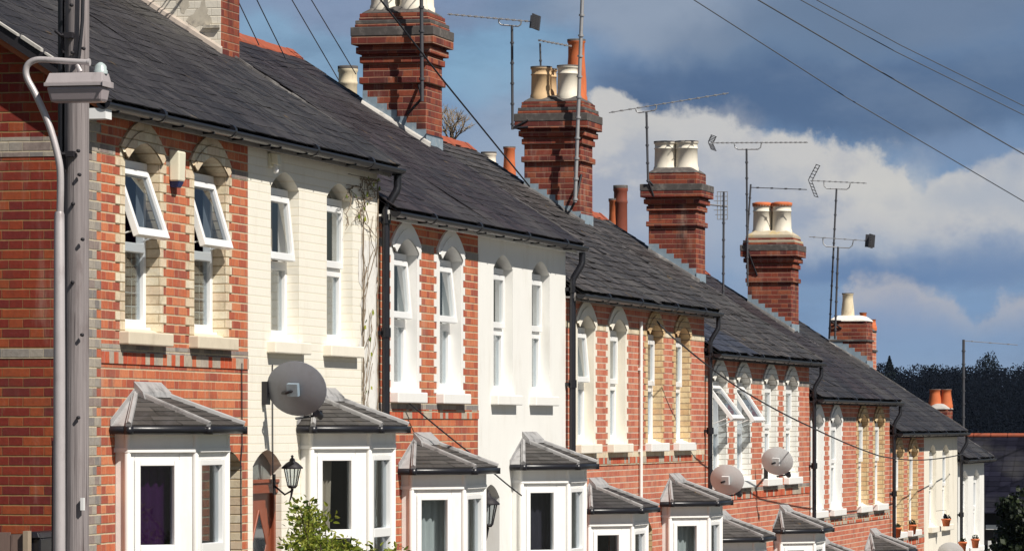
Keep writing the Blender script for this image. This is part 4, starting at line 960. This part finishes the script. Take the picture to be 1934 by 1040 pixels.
# ------------------------------------------------------------------ pole and street lamp
Xp = -1.6; yp = y_on(143.5, Xp)
root = thing('telegraph_pole', (Xp, yp, gz(Xp)), 'weathered grey wooden pole at the corner of the red brick end house', 'telegraph pole')
mb = MB(); n = 18; hs = [gz(Xp) - .3 + k * .35 for k in range(22)]
vs = []
for z in hs:
    r0 = .101 - .0022 * (z + 3)
    for k in range(n): t = 2 * PI * k / n; rr = r0 * (1 + .025 * noise.noise(Vector((math.cos(t) * 2, math.sin(t) * 2, z * .8)))); vs.append((Xp + rr * math.cos(t) + (z) * .002, yp + rr * math.sin(t) - z * .002, z))
mb.add(vs, [(i * n + k, i * n + (k + 1) % n, (i + 1) * n + (k + 1) % n, (i + 1) * n + k) for i in range(len(hs) - 1) for k in range(n)], 0, True)
mb.poly(vs[-n:]); mb.build('shaft', M['pole'], root)
sc = scale_at(Xp, yp)
def onpole(px, py): return Vector((Xp - .105, y_on(px, Xp - .1), (PY - py) / scale_at(Xp - .1, y_on(px, Xp - .1))))
k = MB()
k.tube([onpole(158, -40), onpole(156, 40), onpole(150, 104), onpole(147, 116)], .014, 8)          # black cable
k.build('pole_cable', M['cable'], root)
k = MB(); k.tube([Vector((Xp - .02, yp + .105, 4.0)), Vector((Xp - .02, yp + .105, gz(Xp))) ], .026, 8); k.tube([Vector((Xp - .03, yp + .16, -.1)), Vector((Xp - .03, yp + .175, gz(Xp)))], .012, 8)
k.build('conduit', M['black'], root)
for px, py in ((119, 63), (122, 287)):
    k = MB(); a = onpole(px - 14, py - 4); b_ = onpole(px + 12, py + 4); k.tube([a, (a + b_) / 2 + Vector((-.03, 0, -.02)), b_], .012, 6); k.box(b_.x - .03, b_.x + .03, b_.y - .03, b_.y + .03, b_.z - .02, b_.z + .02)
    k.tube([(a + b_) / 2, (a + b_) / 2 + Vector((.02, .0, -.14))], .012, 6); k.build('bracket', M['black_dull'], root)
for px, py in ((135, 10), (148, 285), (158, 92), (137, 100), (156, 452), (137, 533), (155, 632), (148, 788), (138, 385), (150, 330)):
    k = MB(); p = onpole(px, py); k.lathe(p + Vector((.012, 0, 0)), [(.001, .022), (.012, .022), (.014, .0)], 8, 0, (-1, 0, 0)); k.build('bolt', M['black_dull'], root)
k = MB(); p = onpole(156, 951); k.box(p.x - .01, p.x + .02, p.y - .012, p.y + .012, p.z - .045, p.z + .045); k.build('number_plate', M['upvc'], root)

Xl = -2.3; yl = y_on(112, Xl)
def lp(px, py): return at_x(px, py, Xl)
root = thing('street_lamp', (Xl, yl, gz(Xl)), 'grey metal street lamp with a curved arm in front of the wooden pole', 'street lamp')
mb = MB(); zj = lp(112, 405).z
mb.tube([(Xl, yl, gz(Xl)), (Xl, yl, lp(112, 700).z), (Xl, yl, zj), (Xl, yl, zj + .02)], [.045, .042, .036, .03], 16); mb.build('column', M['galv'], root)
ctl = [(113, 410), (114, 330), (108, 290), (92, 235), (68, 180), (52, 150), (49, 132), (56, 119), (72, 113), (100, 114), (130, 116), (166, 118)]
pts = []
P_ = [lp(*c) for c in ctl]
for i in range(len(P_) - 1):
    p0, p1, p2, p3 = P_[max(i - 1, 0)], P_[i], P_[i + 1], P_[min(i + 2, len(P_) - 1)]
    for s in range(5):
        t = s / 5; pts.append(.5 * ((2 * p1) + (p2 - p0) * t + (2 * p0 - 5 * p1 + 4 * p2 - p3) * t * t + (3 * p1 - p0 - 3 * p2 + p3) * t ** 3))
pts.append(P_[-1])
mb = MB(); mb.tube(pts, [.026 - .005 * i / len(pts) for i in range(len(pts))], 14); mb.tube([P_[-1] - Vector((0, .0, 0)), lp(170, 118)], .026, 12); mb.tube([lp(149, 118), lp(149, 140)], .014, 8); mb.tube([lp(146, 122), lp(152, 136)], .02, 8)
mb.build('curved_arm', M['galv'], root)
zt, zm, zb = lp(150, 139).z, lp(150, 163).z, lp(150, 194).z
yL, yR = y_on(92, Xl), y_on(203, Xl)
def hring(z, ins_y0, ins_y1, hw): return [(Xl - hw, yL - ins_y0, z), (Xl + hw, yL - ins_y0, z), (Xl + hw, yR + ins_y1, z), (Xl - hw, yR + ins_y1, z)]
mb = MB(); mb.hexa(hring(zm - .005, .0, 0, .11) + hring(zm + .02, .0, 0, .11)); mb.hexa(hring(zm + .0205, .008, .004, .105) + hring(zt, .03, .015, .075)); mb.box(Xl - .12, Xl + .12, yR - .006, yR - .0005, zm - .012, zm + .03)
mb.build('lamp_housing', M['lampcase'], root, .012)
mb = MB(); mb.hexa(hring(zb, .035, .02, .07) + hring(zm - .0055, .012, .008, .1)); mb.build('lamp_bowl', M['lampbowl'], root, .02)
mb = MB(); c = lp(190, 139); mb.lathe(c, [(.05, -.004), (.05, .02), (.044, .025), (.042, .05), (.03, .065), (.012, .078), (.001, .08)], 16); mb.build('photocell', plain('photocell_plastic', (.4, .46, .46), .3, .5, .1, 10), root)
mb = MB(); mb.tube([lp(194, 142), lp(197, 160)], .012, 8); mb.build('clip', M['upvc'], root)

# fence and bin at the side of the end house
root = thing('wooden_fence', (-.9, .6, gz(-1)), 'brown board fence against the gable, at the picture corner', 'fence')
zf = (PY - 1006) / scale_at(-.9, .7); yA = y_on(47, -.9)
mb = MB(); y = yA
while y < yA + 1.6: mb.box(-.92, -.9, y, y + .105, gz(-1), zf + rnd.uniform(-.01, .01)); y += .11
mb.build('boards', M['fence_wood'], root)
mb = MB(); mb.box(-.95, -.87, yA - .04, yA - .002, gz(-1), zf + .02); mb.build('post', plain('pale_post', (.34, .27, .2), .85, .2, .2, 10), root)
ya, yb_ = y_on(80, -.8), y_on(50, -.8); zf = (PY - 1003) / scale_at(-.8, ya)
root = thing('wheelie_bin', (-.6, (ya + yb_) / 2, gz(-1)), 'black wheelie bin between the fence and the grey pole', 'bin')
g = gz(-1); mb = MB(); mb.hexa([(-.8, ya + .03, g + .05), (-.35, ya + .03, g + .05), (-.35, yb_ - .03, g + .05), (-.8, yb_ - .03, g + .05), (-.84, ya, zf - .05), (-.3, ya, zf - .05), (-.3, yb_, zf - .05), (-.84, yb_, zf - .05)]); mb.build('body', M['black'], root, .01)
mb = MB(); mb.hexa([(-.86, ya - .005, zf - .049), (-.28, ya - .005, zf - .049), (-.28, yb_ + .005, zf - .049), (-.86, yb_ + .005, zf - .049), (-.84, ya + .02, zf), (-.3, ya + .02, zf), (-.3, yb_ - .02, zf), (-.84, yb_ - .02, zf)]); mb.build('lid', M['black'], root, .01)
mb = MB()
for yy in (ya + .02, yb_ - .06): mb.lathe((-.32, yy, g + .09), [(.001, 0), (.09, 0), (.09, .04), (.001, .04)], 14, 0, (0, 1, 0))
mb.build('wheel', M['black_dull'], root)

# ------------------------------------------------------------------ cables overhead
def cable(label, pts3, r=.009, mat='cable_grey', sag=.0, head=0, tail=0):
    out = []; pts3 = list(pts3)
    if head: pts3.insert(0, pts3[0] + (pts3[0] - pts3[1]) * head)     # the span runs on out of the picture
    if tail: pts3.append(pts3[-1] + (pts3[-1] - pts3[-2]) * tail)
    for a, b in zip(pts3, pts3[1:]):
        for k in range(12):
            t = k / 12; p = a.lerp(b, t); p.z -= sag * 4 * t * (1 - t); out.append(p)
    out.append(pts3[-1]); mb = MB(); mb.tube(out, r, 6)
    tag(mb.build('overhead_cable', M[mat]), label, 'cable', 'overhead cables')
def gx(px, py, X): return at_x(px, py, X)
cable('leftmost thin cable behind the whitewashed chimney', [gx(420, -60, 10), gx(489, 85, 14)], .006, head=4)
cable('thin cable meeting the red ridge right of the whitewashed chimney', [gx(458, -55, 10), gx(540, 112, 14)], .006, head=4)
cable('thin cable dropping to the cream pot behind the roof', [gx(525, -45, 12), gx(640, 152, 19)], .006, head=4)
cable('thin cable passing right above the cream pot behind the roof', [gx(555, -55, 12), gx(672, 140, 19)], .006, head=4)
cable('dark cable crossing in front of the nearest tall chimney', [gx(660, -75, 11), gx(838, 153, 15.6), gx(1000, 352, 22.5)], .010, 'cable', .0, head=2.5)
cable('lowest of the heavy cables crossing the dark clouds', [gx(1240, -45, 60), gx(1600, 185, 68), gx(2010, 425, 76)], .014, head=2.5, tail=1.0)
cable('thickest dark cable, middle of the group across the clouds', [gx(1360, -42, 60), gx(1650, 128, 68), gx(2010, 335, 76)], .018, head=2.5, tail=1.0)
cable('upper cable of the close pair at the right of the clouds', [gx(1440, -55, 60), gx(1700, 85, 68), gx(2010, 238, 76)], .0125, head=2.5, tail=1.0)
cable('second cable of the close pair, just beneath its twin', [gx(1420, -50, 60), gx(1690, 97, 68), gx(2010, 255, 76)], .0125, head=2.5, tail=1.0)
cable('black cable sagging across the fronts past the two pale dishes', [at_y(1238, 603, -.02), at_y(1290, 652, -.35), at_y(1400, 735, -.7), at_y(1530, 805, -.8), at_y(1660, 860, -.7), at_y(1740, 868, -.6), at_y(1822, 856, -.3)], .010, 'cable', .02)
cable('brown cable slanting down over the brick under the white trimmed windows', [at_y(772, 760, -.06), at_y(905, 868, -.35), at_y(985, 935, -.6)], .008, 'cable', .01)

# ------------------------------------------------------------------ shrub
R = random.Random(3)
bx, by = at_y(640, 1040, -1.5).x, -1.5
root = thing('shrub', (bx, by, gz(bx)), 'bright green leafy shrub in front of the cream house bay', 'shrub')
st = MB(); lf = MB()
def leaf(p, d, s):
    d = d.normalized(); e = d.cross(Vector((R.gauss(0, 1), R.gauss(0, 1), R.gauss(0, 1)))).normalized(); u = d.cross(e)
    a, b_, c_ = p + d * s * .25, p + d * s * .65, p + d * s - u * s * .12
    lf.add([p, a + e * s * .2 + u * s * .08, b_ + e * s * .17 + u * s * .06, c_, b_ - e * s * .17 + u * s * .06, a - e * s * .2 + u * s * .08, b_ - u * s * .02], [(0, 1, 2, 6), (6, 2, 3), (0, 6, 4, 5), (6, 3, 4)])
tips = [(548, 945), (560, 932), (575, 965), (590, 960), (540, 990), (606, 1005), (585, 1010), (625, 1012), (560, 1000), (640, 1010), (652, 1022), (690, 1030), (705, 1030), (730, 1034), (600, 1030), (570, 1030), (620, 1035), (660, 1040), (720, 1045), (680, 1045), (545, 1020)]
for (px, py) in tips:
    for rep in range(3):
        yy = by + R.uniform(-.35, .35); tip = at_y(px + 16 + R.uniform(-9, 9), py + R.uniform(0, 26) + rep * 8, yy); base = Vector((bx + R.uniform(-.8, .6), by + R.uniform(-.2, .2), gz(bx)))
        mid = base.lerp(tip, .55) + Vector((R.uniform(-.1, .1), R.uniform(-.1, .1), .1))
        pts = [base, mid, mid.lerp(tip, .5) + Vector((R.uniform(-.04, .04), R.uniform(-.04, .04), 0)), tip]
        st.tube(pts, [.012, .008, .006, .003], 5, 0, False)
        for q in range(105):
            t = 1 - R.random() ** 1.5 * .55
            p = mid.lerp(tip, max(0, (t - .45) / .55)); p = p + Vector((R.gauss(0, .045), R.gauss(0, .045), R.gauss(0, .035)))
            leaf(p, Vector((R.gauss(0, .8), R.gauss(0, .8), R.uniform(-.2, 1))), R.uniform(.035, .07))
st.build('branches', M['bark'], root); lf.build('foliage', M['leaf'], root)

# ------------------------------------------------------------------ trees and far things
def bare_tree(X, px, ytop, hpx, label, n=900, mat='twig_tree', spread=.55):
    y = y_on(px, X); top = (PY - ytop) / scale_at(X, y); base = gz(X)
    root = thing('bare_tree', (X, y, base), label, 'tree')
    mb = MB(); tk = MB(); Rr = random.Random(int(px)); hh = hpx / scale_at(X, y)
    tk.tube([(X, y, base), (X + .1, y, (base + top - hh) / 2), (X, y, top - hh * .9)], [.1, .06, .03], 8)
    def br(p, d, L, r, lev):
        q = p + d * L; (tk if lev < 2 else mb).tube([p, p.lerp(q, .5) + Vector((Rr.gauss(0, .05), Rr.gauss(0, .05), 0)) * L, q], [r, r * .8, r * .6], 5, 0, False)
        if lev == 4: return
        for _ in range(4 if lev else 6):
            dd = (d + Vector((Rr.gauss(0, spread), Rr.gauss(0, spread), Rr.gauss(.12, .35)))).normalized(); br(p.lerp(q, Rr.uniform(.5, 1)), dd, L * Rr.uniform(.55, .8), r * .55, lev + 1)
    br(Vector((X, y, top - hh * .95)), Vector((0, 0, 1)), hh * .36, .026, 0)
    tk.build('trunk', M['bark'], root); mb.build('crown', M[mat], root)
bare_tree(26, 853, 172, 150, 'thin bare brown tree top behind the roofs, right of the nearest tall chimney')

def crown(mb, c, rx, rz, n, size, R, conifer=False):
    for _ in range(n):
        if conifer:
            t = R.random() ** .8; rr = rx * (1 - t) * R.random() ** .5; an = R.random() * 2 * PI
            p = Vector((c[0] + rr * math.cos(an), c[1] + rr * math.sin(an), c[2] - rz + 2 * rz * t))
        else:
            v = Vector((R.gauss(0, 1), R.gauss(0, 1), R.gauss(0, 1))).normalized() * (R.random() ** .34)
            lump = 1 + .25 * noise.noise(v * 2.3 + Vector(c) * .1)
            p = Vector((c[0] + v.x * rx * lump, c[1] + v.y * rx * lump, c[2] + v.z * rz * lump))
        d = Vector((R.gauss(0, 1), R.gauss(0, 1), R.gauss(0, 1))).normalized(); e = d.orthogonal().normalized(); q = d.cross(e); s = size * R.uniform(.5, 1.4)
        mb.add([p - e * s * .5, p + q * s * .4, p + e * s * .5, p - q * s * .4], [(0, 1, 2, 3)])
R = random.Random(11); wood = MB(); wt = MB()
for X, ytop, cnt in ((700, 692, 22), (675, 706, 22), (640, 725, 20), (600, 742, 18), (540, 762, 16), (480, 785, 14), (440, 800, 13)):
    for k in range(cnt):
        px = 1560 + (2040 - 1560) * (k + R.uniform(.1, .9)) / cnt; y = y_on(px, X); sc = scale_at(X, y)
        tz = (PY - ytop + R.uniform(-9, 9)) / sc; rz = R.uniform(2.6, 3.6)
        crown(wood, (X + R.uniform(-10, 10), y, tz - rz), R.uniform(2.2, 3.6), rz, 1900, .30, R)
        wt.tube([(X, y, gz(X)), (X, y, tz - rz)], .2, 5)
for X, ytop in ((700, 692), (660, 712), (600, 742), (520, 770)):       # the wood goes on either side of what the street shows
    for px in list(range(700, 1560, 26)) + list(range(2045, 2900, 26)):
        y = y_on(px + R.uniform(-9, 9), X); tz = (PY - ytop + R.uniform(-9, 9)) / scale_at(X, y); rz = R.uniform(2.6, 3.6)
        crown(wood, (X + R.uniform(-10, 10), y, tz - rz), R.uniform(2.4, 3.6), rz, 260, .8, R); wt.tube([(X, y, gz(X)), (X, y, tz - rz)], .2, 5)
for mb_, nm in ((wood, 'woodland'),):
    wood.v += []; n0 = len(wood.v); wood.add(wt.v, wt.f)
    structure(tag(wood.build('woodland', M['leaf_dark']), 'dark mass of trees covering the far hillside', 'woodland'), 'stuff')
def far_tree(px, ytop, X, rx, hz_, label, conifer):
    y = y_on(px, X); sc = scale_at(X, y); top = (PY - ytop) / sc; base = gz(X)
    root = thing('conifer_tree' if conifer else 'broad_tree', (X, y, base), label, 'tree')
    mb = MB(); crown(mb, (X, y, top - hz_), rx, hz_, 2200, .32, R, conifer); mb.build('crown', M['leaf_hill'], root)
    mb = MB(); mb.tube([(X, y, base), (X, y, top - hz_)], [.3, .15], 6); mb.build('trunk', M['bark'], root)
far_tree(1680, 672, 690, 3.4, 4.5, 'pointed dark conifer at the left edge of the far wood', True)
far_tree(1866, 664, 710, 2.3, 4.0, 'round topped tree standing highest above the far wood', False)
far_tree(1765, 684, 705, 3.2, 4.0, 'bushy dark tree crown in the middle of the far skyline', False)

# dark roofed house across the bottom of the street
Xh = 84.0; yl_, yr_ = y_on(1795, Xh), y_on(2010, Xh); sc = scale_at(Xh, y_on(1880, Xh))
zr, ze = (PY - 823) / sc, (PY - 968) / scale_at(Xh - 2.9, y_on(1880, Xh - 2.9))
root = thing('dark_roofed_house', (Xh, yr_, gz(Xh)), 'house across the end of the street with big dark slate roof', 'house')
mb = MB(); ym = (yl_ + yr_) / 2
nr = 15
for r_ in range(nr):
    t0, t1 = r_ / nr, (r_ + 1.1) / nr; y = yr_ - .3
    while y < yl_ + .3:
        a = lambda t, h, yy: (Xh - 2.9 + 2.9 * t, yy, ze + (zr - ze) * t + h)
        mb.add([a(t0, .02, y), a(t0, .02, y + .29), a(min(t1, 1), .004, y + .29), a(min(t1, 1), .004, y), a(t0, 0, y), a(t0, 0, y + .29)], [(1, 0, 3, 2), (0, 1, 5, 4)]); y += .3
mb.poly([(Xh - 2.9, yr_ - .3, ze - .01), (Xh - 2.9, yl_ + .3, ze - .01), (Xh, yl_ + .3, zr - .01), (Xh, yr_ - .3, zr - .01)]); mb.poly([(Xh, yr_ - .3, zr - .01), (Xh, yl_ + .3, zr - .01), (Xh + 2.9, yl_ + .3, ze), (Xh + 2.9, yr_ - .3, ze)])
mb.build('roof', M['slate_far'], root)
mb = MB(); y = yr_ - .3
while y < yl_ + .3: mb.tube([(Xh, y, zr + .01), (Xh, y + .43, zr + .01)], .07, 8); y += .45
mb.build('ridge', M['ridge'], root)
mb = MB(); mb.box(Xh - 2.6, Xh + 2.6, yr_, yl_, gz(Xh) - 1, ze - .02); mb.add([(Xh - 2.6, yr_, ze - .02), (Xh + 2.6, yr_, ze - .02), (Xh, yr_, zr - .05), (Xh - 2.6, yl_, ze - .02), (Xh + 2.6, yl_, ze - .02), (Xh, yl_, zr - .05)], [(0, 1, 2), (3, 5, 4)])
mb.build('wall', plain('shaded_wall', (.03, .028, .03), .8, .2, .3, 6), root)  # near-black wall colour holds the shade this front lies in
mb = MB(); yy0 = y_on(1925, Xh - 2.7); yy1 = y_on(1862, Xh - 2.7); z_ = (PY - 995) / scale_at(Xh - 2.7, yy0)
mb.box(Xh - 2.72, Xh - 2.605, yy0, yy1, z_ - .06, z_ + .06)
for px in (1870, 1886): yy = y_on(px, Xh - 2.7); mb.box(Xh - 2.75, Xh - 2.65, yy - .05, yy + .05, gz(Xh) - .5, z_ - .35)
mb.build('porch_frame', M['white_paint'], root)
# dark tree by it
X = 72; y = y_on(1922, X); sc = scale_at(X, y); root = thing('broad_tree', (X, y, gz(X)), 'dark green tree in front of the dark roofed house', 'tree')
mb = MB(); R = random.Random(5)
for px, py, r_ in ((1925, 1000, .55), (1912, 1020, .5), (1940, 960, .55), (1905, 960, .28), (1930, 1050, .6), (1900, 1050, .5), (1950, 1000, .6)):
    yy = y_on(px, X); crown(mb, (X + R.uniform(-.3, .3), yy, (PY - py) / sc), r_, r_, 420, .13, R)
mb.build('crown', M['leaf_tree'], root); mb = MB(); mb.tube([(X, y, gz(X)), (X, y, (PY - 1010) / sc)], [.14, .08], 8); mb.build('trunk', M['bark'], root)

# ------------------------------------------------------------------ ground
def strip(name, mat, y0, y1, dz, xa=None, xb=None):
    mb = MB(); xs = [p[0] for p in GP if (xa is None or p[0] > xa) and (xb is None or p[0] < xb)]
    if xa is not None: xs = [xa] + xs
    if xb is not None: xs = xs + [xb]
    vs = [(x, y, gz(x) + dz) for x in xs for y in (y0, y1)]
    mb.add(vs, [(2 * i, 2 * i + 2, 2 * i + 3, 2 * i + 1) for i in range(len(xs) - 1)]); return structure(mb.build(name, mat))
strip('ground', M['earth'], -3000, 3000, 0)
strip('road', M['asphalt'], -9.0, -3.7, .02, -200, 150)
strip('pavement', M['paving'], -3.5, -2.0, .13, -200, 150); strip('pavement', M['paving'], -12.0, -9.2, .13, -200, 150)
def kerb(y0, y1):
    mb = MB(); xs = [-200, -60, -31, 0, 56, 150]
    for a, b_ in zip(xs, xs[1:]): mb.hexa([(a, y0, gz(a) - .1), (b_, y0, gz(b_) - .1), (b_, y1, gz(b_) - .1), (a, y1, gz(a) - .1), (a, y0, gz(a) + .135), (b_, y0, gz(b_) + .135), (b_, y1, gz(b_) + .135), (a, y1, gz(a) + .135)])
    structure(mb.build('kerb', M['kerbstone']))
kerb(-3.7, -3.5); kerb(-9.2, -9.0)

# ------------------------------------------------------------------ light and sky
SUN = Vector((-.48, -.84, 1.08)).normalized()
ld = bpy.data.lights.new('sun', 'SUN'); ld.energy = 5.0; ld.angle = math.radians(.5); ld.color = (1.0, .945, .86)
lo = bpy.data.objects.new('sun', ld); COL.objects.link(lo); lo.rotation_euler = SUN.to_track_quat('Z', 'Y').to_euler()
W = bpy.data.worlds.new('World'); S.world = W; W.use_nodes = True; nt = W.node_tree; nt.nodes.clear(); N = NT(nt)
out = N.n('ShaderNodeOutputWorld'); bg = N.n('ShaderNodeBackground'); N.L.new(bg.outputs[0], out.inputs[0])
sky = N.n('ShaderNodeTexSky', sky_type='NISHITA'); sky.sun_disc = False
sky.sun_elevation = math.asin(SUN.z); sky.sun_rotation = math.atan2(SUN.x, SUN.y)
sky.air_density = 1.0; sky.dust_density = .6; sky.ozone_density = 1.5
tc = N.n('ShaderNodeTexCoord'); sp = N.n('ShaderNodeSeparateXYZ'); N.L.new(tc.outputs['Generated'], sp.inputs[0]); DX, DY, DZ = sp.outputs
# bearings: U grows to the right of the street's view, V with height, in units of about seven degrees
az = N.m('ARCTAN2', DY, DX)
U0 = N.m('MULTIPLY', N.m('SUBTRACT', A, az), F / 1000); V0 = N.m('MULTIPLY', DZ, F / 1000)
vec = N.xyz(U0, V0, 0.0)
def nz(scale, seed, detail=6, rough=.55, sx=1.0, sy=1.0):
    mp = N.n('ShaderNodeMapping'); N.L.new(vec, mp.inputs[0]); mp.inputs['Location'].default_value = (seed, seed * .37, seed * 1.3); mp.inputs['Scale'].default_value = (sx, sy, 1)
    return N.noise(mp.outputs[0], scale, detail, rough)
def cen(n_, k): return N.m('MULTIPLY', N.m('SUBTRACT', n_, .5), k)
U = N.m('ADD', U0, cen(nz(3.2, 1.7), .30)); V = N.m('ADD', V0, cen(nz(3.4, 9.1), .22))
Uf = N.m('ADD', U0, cen(nz(5, 4.1, 9, .62), .17)); Vf = N.m('ADD', V0, cen(nz(5, 7.7, 9, .62), .20))
def px(x, y): return (x - 967) / 1000, (805 - y) / 1000
def lin(*c): return tuple(((v / 255 + .055) / 1.055) ** 2.4 if v > 10 else v / 255 / 12.92 for v in c)
def blob(x, y, rx, ry, soft=.6, u=None, v=None):
    cx, cy = px(x, y); a = N.m('DIVIDE', N.m('SUBTRACT', u or U, cx), rx / 1000); b_ = N.m('DIVIDE', N.m('SUBTRACT', v or V, cy), ry / 1000)
    r = N.m('SQRT', N.m('ADD', N.m('MULTIPLY', a, a), N.m('MULTIPLY', b_, b_)))
    return N.m('SUBTRACT', 1.0, N.ss(r, 1 - soft, 1 + soft * .5))
base = N.ramp(V0, [(0, lin(150, 172, 200)), (.2, lin(126, 158, 196)), (.45, lin(118, 152, 190)), (.8, lin(118, 148, 184))])
c = base
fine = nz(2.2, 3.3, 7, .6)
def over(c, mask, col, k=1.0): return N.mix(N.m('MULTIPLY', mask, k), c, col)
c = over(c, blob(590, 120, 260, 130), lin(138, 174, 204), .9)
c = over(c, blob(930, 110, 160, 90), lin(134, 176, 208), .8)
c = over(c, blob(720, 20, 260, 45), lin(136, 152, 182), .8)
c = over(c, blob(960, 20, 140, 40), lin(116, 140, 170), .7)
c = over(c, blob(1010, 330, 190, 190, .7), lin(166, 180, 199), .9)
c = over(c, blob(890, 160, 70, 60), lin(140, 182, 212), .5)
c = over(c, blob(1240, 20, 260, 75), lin(150, 164, 184), .9)
c = over(c, blob(1700, 20, 330, 70), lin(108, 128, 156), .85)
# dark rain cloud across the upper right
c = over(c, blob(1330, 165, 260, 95, .5), lin(74, 103, 142), .95)
c = over(c, blob(1640, 180, 400, 110, .5), lin(76, 105, 143), .95)
c = over(c, blob(1900, 150, 200, 110, .6), lin(84, 112, 148), .7)
c = over(c, blob(1480, 60, 260, 55, .6), lin(98, 122, 152), .6)
c = N.mix(N.m('MULTIPLY', N.ss(nz(2.6, 15.7, 7, .62, .7, 1.6), .48, .68), .35), c, lin(124, 144, 170))
c = N.mix(N.m('MULTIPLY', N.ss(nz(3.1, 19.1, 7, .62, .7, 1.6), .5, .7), .3), c, lin(60, 86, 122))
# bright cumulus bank: its upper outline given by height over bearing
top = N.ramp(N.m('MULTIPLY_ADD', Uf, .5, .5), [(0.5365, (0.400,) * 3), (0.5690, (0.600,) * 3), (0.5865, (0.635,) * 3), (0.6165, (0.600,) * 3), (0.6815, (0.615,) * 3), (0.7065, (0.585,) * 3), (0.7290, (0.552,) * 3), (0.7815, (0.565,) * 3), (0.8165, (0.540,) * 3), (0.8465, (0.530,) * 3), (0.8650, (0.512,) * 3), (0.8755, (0.475,) * 3), (0.8855, (0.460,) * 3), (0.8955, (0.482,) * 3), (0.9115, (0.497,) * 3), (0.9465, (0.503,) * 3), (0.9835, (0.508,) * 3), (1.0000, (0.500,) * 3)])
tsep = N.n('ShaderNodeSeparateColor'); N.L.new(top, tsep.inputs[0]); topv = tsep.outputs[0]
depth = N.m('SUBTRACT', topv, Vf)
lump = N.ss(nz(4.6, 12.3, 8, .6, 1, 1.5), .44, .60)
bank = N.m('MULTIPLY', N.ss(depth, -.006, .02), N.ss(V, .26, .44))
inner = N.mix(N.ss(depth, .0, .17), lin(208, 207, 204), lin(170, 178, 194))
inner = N.mix(N.m('MULTIPLY', lump, .75), inner, lin(216, 213, 208))
inner = N.mix(N.m('MULTIPLY', N.ss(fine, .5, .7), .55), inner, lin(150, 160, 182))
c = N.mix(N.m('MULTIPLY', bank, .95), c, inner)
c = over(c, blob(1660, 345, 120, 60, .9, Uf, Vf), lin(216, 214, 208), .75)
c = over(c, blob(1330, 240, 90, 45, .9, Uf, Vf), lin(206, 206, 206), .6)
c = over(c, N.m('MULTIPLY', N.ss(nz(7, 5.5, 6, .6), .5, .72), N.m('MULTIPLY', bank, .4)), lin(160, 168, 188))
c = over(c, blob(1320, 430, 230, 110, .8), lin(170, 180, 198), .8)
c = over(c, blob(1850, 370, 150, 45, .8, Uf, Vf), lin(178, 186, 198), .8)
c = over(c, blob(1830, 280, 120, 40, .8), lin(124, 148, 182), .6)
c = over(c, blob(1640, 490, 260, 35, .8), lin(96, 130, 174), .85)
c = over(c, blob(1860, 470, 150, 50, .8), lin(104, 136, 178), .7)
c = over(c, blob(1390, 480, 60, 110, .8), lin(160, 178, 202), .6)
t2 = N.ramp(N.m('MULTIPLY_ADD', Uf, .5, .5), [(0, (0,) * 3), (.78, (.15,) * 3), (.82, (.275,) * 3), (.87, (.285,) * 3), (.905, (.24,) * 3), (.93, (.20,) * 3), (.95, (.26,) * 3), (1, (.27,) * 3)])
ts2 = N.n('ShaderNodeSeparateColor'); N.L.new(t2, ts2.inputs[0]); d2 = N.m('SUBTRACT', ts2.outputs[0], Vf)
c = over(c, N.m('MULTIPLY', N.ss(d2, -.01, .03), N.ss(V0, .13, .25)), N.mix(N.ss(d2, 0, .1), lin(190, 188, 192), lin(150, 164, 192)), .85)
c = over(c, N.m('SUBTRACT', 1.0, N.ss(V0, .0, .16)), lin(146, 168, 198), .6)
c = N.mix(.13, c, lin(128, 138, 152))
# outside that part of the sky: open blue with scattered cloud
n3 = N.noise(N.scale(tc.outputs['Generated'], (1, 1, 2.2)), 2.4, 6, .6)
bluesky = N.mix(1.0, sky.outputs[0], (.045, .045, .045), 'MULTIPLY')
rest = N.mix(N.m('MULTIPLY', N.ss(n3, .55, .72), .6), bluesky, (.16, .17, .2))
win = N.m('MULTIPLY', N.m('SUBTRACT', 1.0, N.ss(N.m('ABSOLUTE', U0), 1.3, 2.4)), N.m('SUBTRACT', 1.0, N.ss(V0, 1.1, 2.0)))
N.L.new(N.mix(win, rest, c), bg.inputs[0]); bg.inputs[1].default_value = .84

# ------------------------------------------------------------------ air
hz = MB(); hz.box(-90, 1000, -420, 420, -25, 40); ho = structure(hz.build('haze', []), 'stuff')
hm = bpy.data.materials.new('haze'); hm.use_nodes = True; hn = hm.node_tree; hn.nodes.clear()
hv = hn.nodes.new('ShaderNodeVolumePrincipled'); hv.inputs['Color'].default_value = (.55, .7, 1, 1); hv.inputs['Density'].default_value = .000035
hn.links.new(hv.outputs[0], hn.nodes.new('ShaderNodeOutputMaterial').inputs['Volume']); ho.data.materials.append(hm)

# ------------------------------------------------------------------ camera
cd = bpy.data.cameras.new('camera'); cam = bpy.data.objects.new('camera', cd); COL.objects.link(cam); S.camera = cam
cam.location = (CAMX, CAMY, 0)
cd.sensor_width = 36; cd.lens = F / 1934 * 36; cd.shift_y = (PY - 520) / 1934; cd.clip_start = 1; cd.clip_end = 6000
cam.rotation_euler = (PI / 2, 0, -(PI / 2 - A))
S.view_settings.view_transform = 'Standard'; S.view_settings.look = 'None'; S.view_settings.exposure = .2; S.view_settings.gamma = 1
S.cycles.max_bounces = 8; S.cycles.transparent_max_bounces = 12
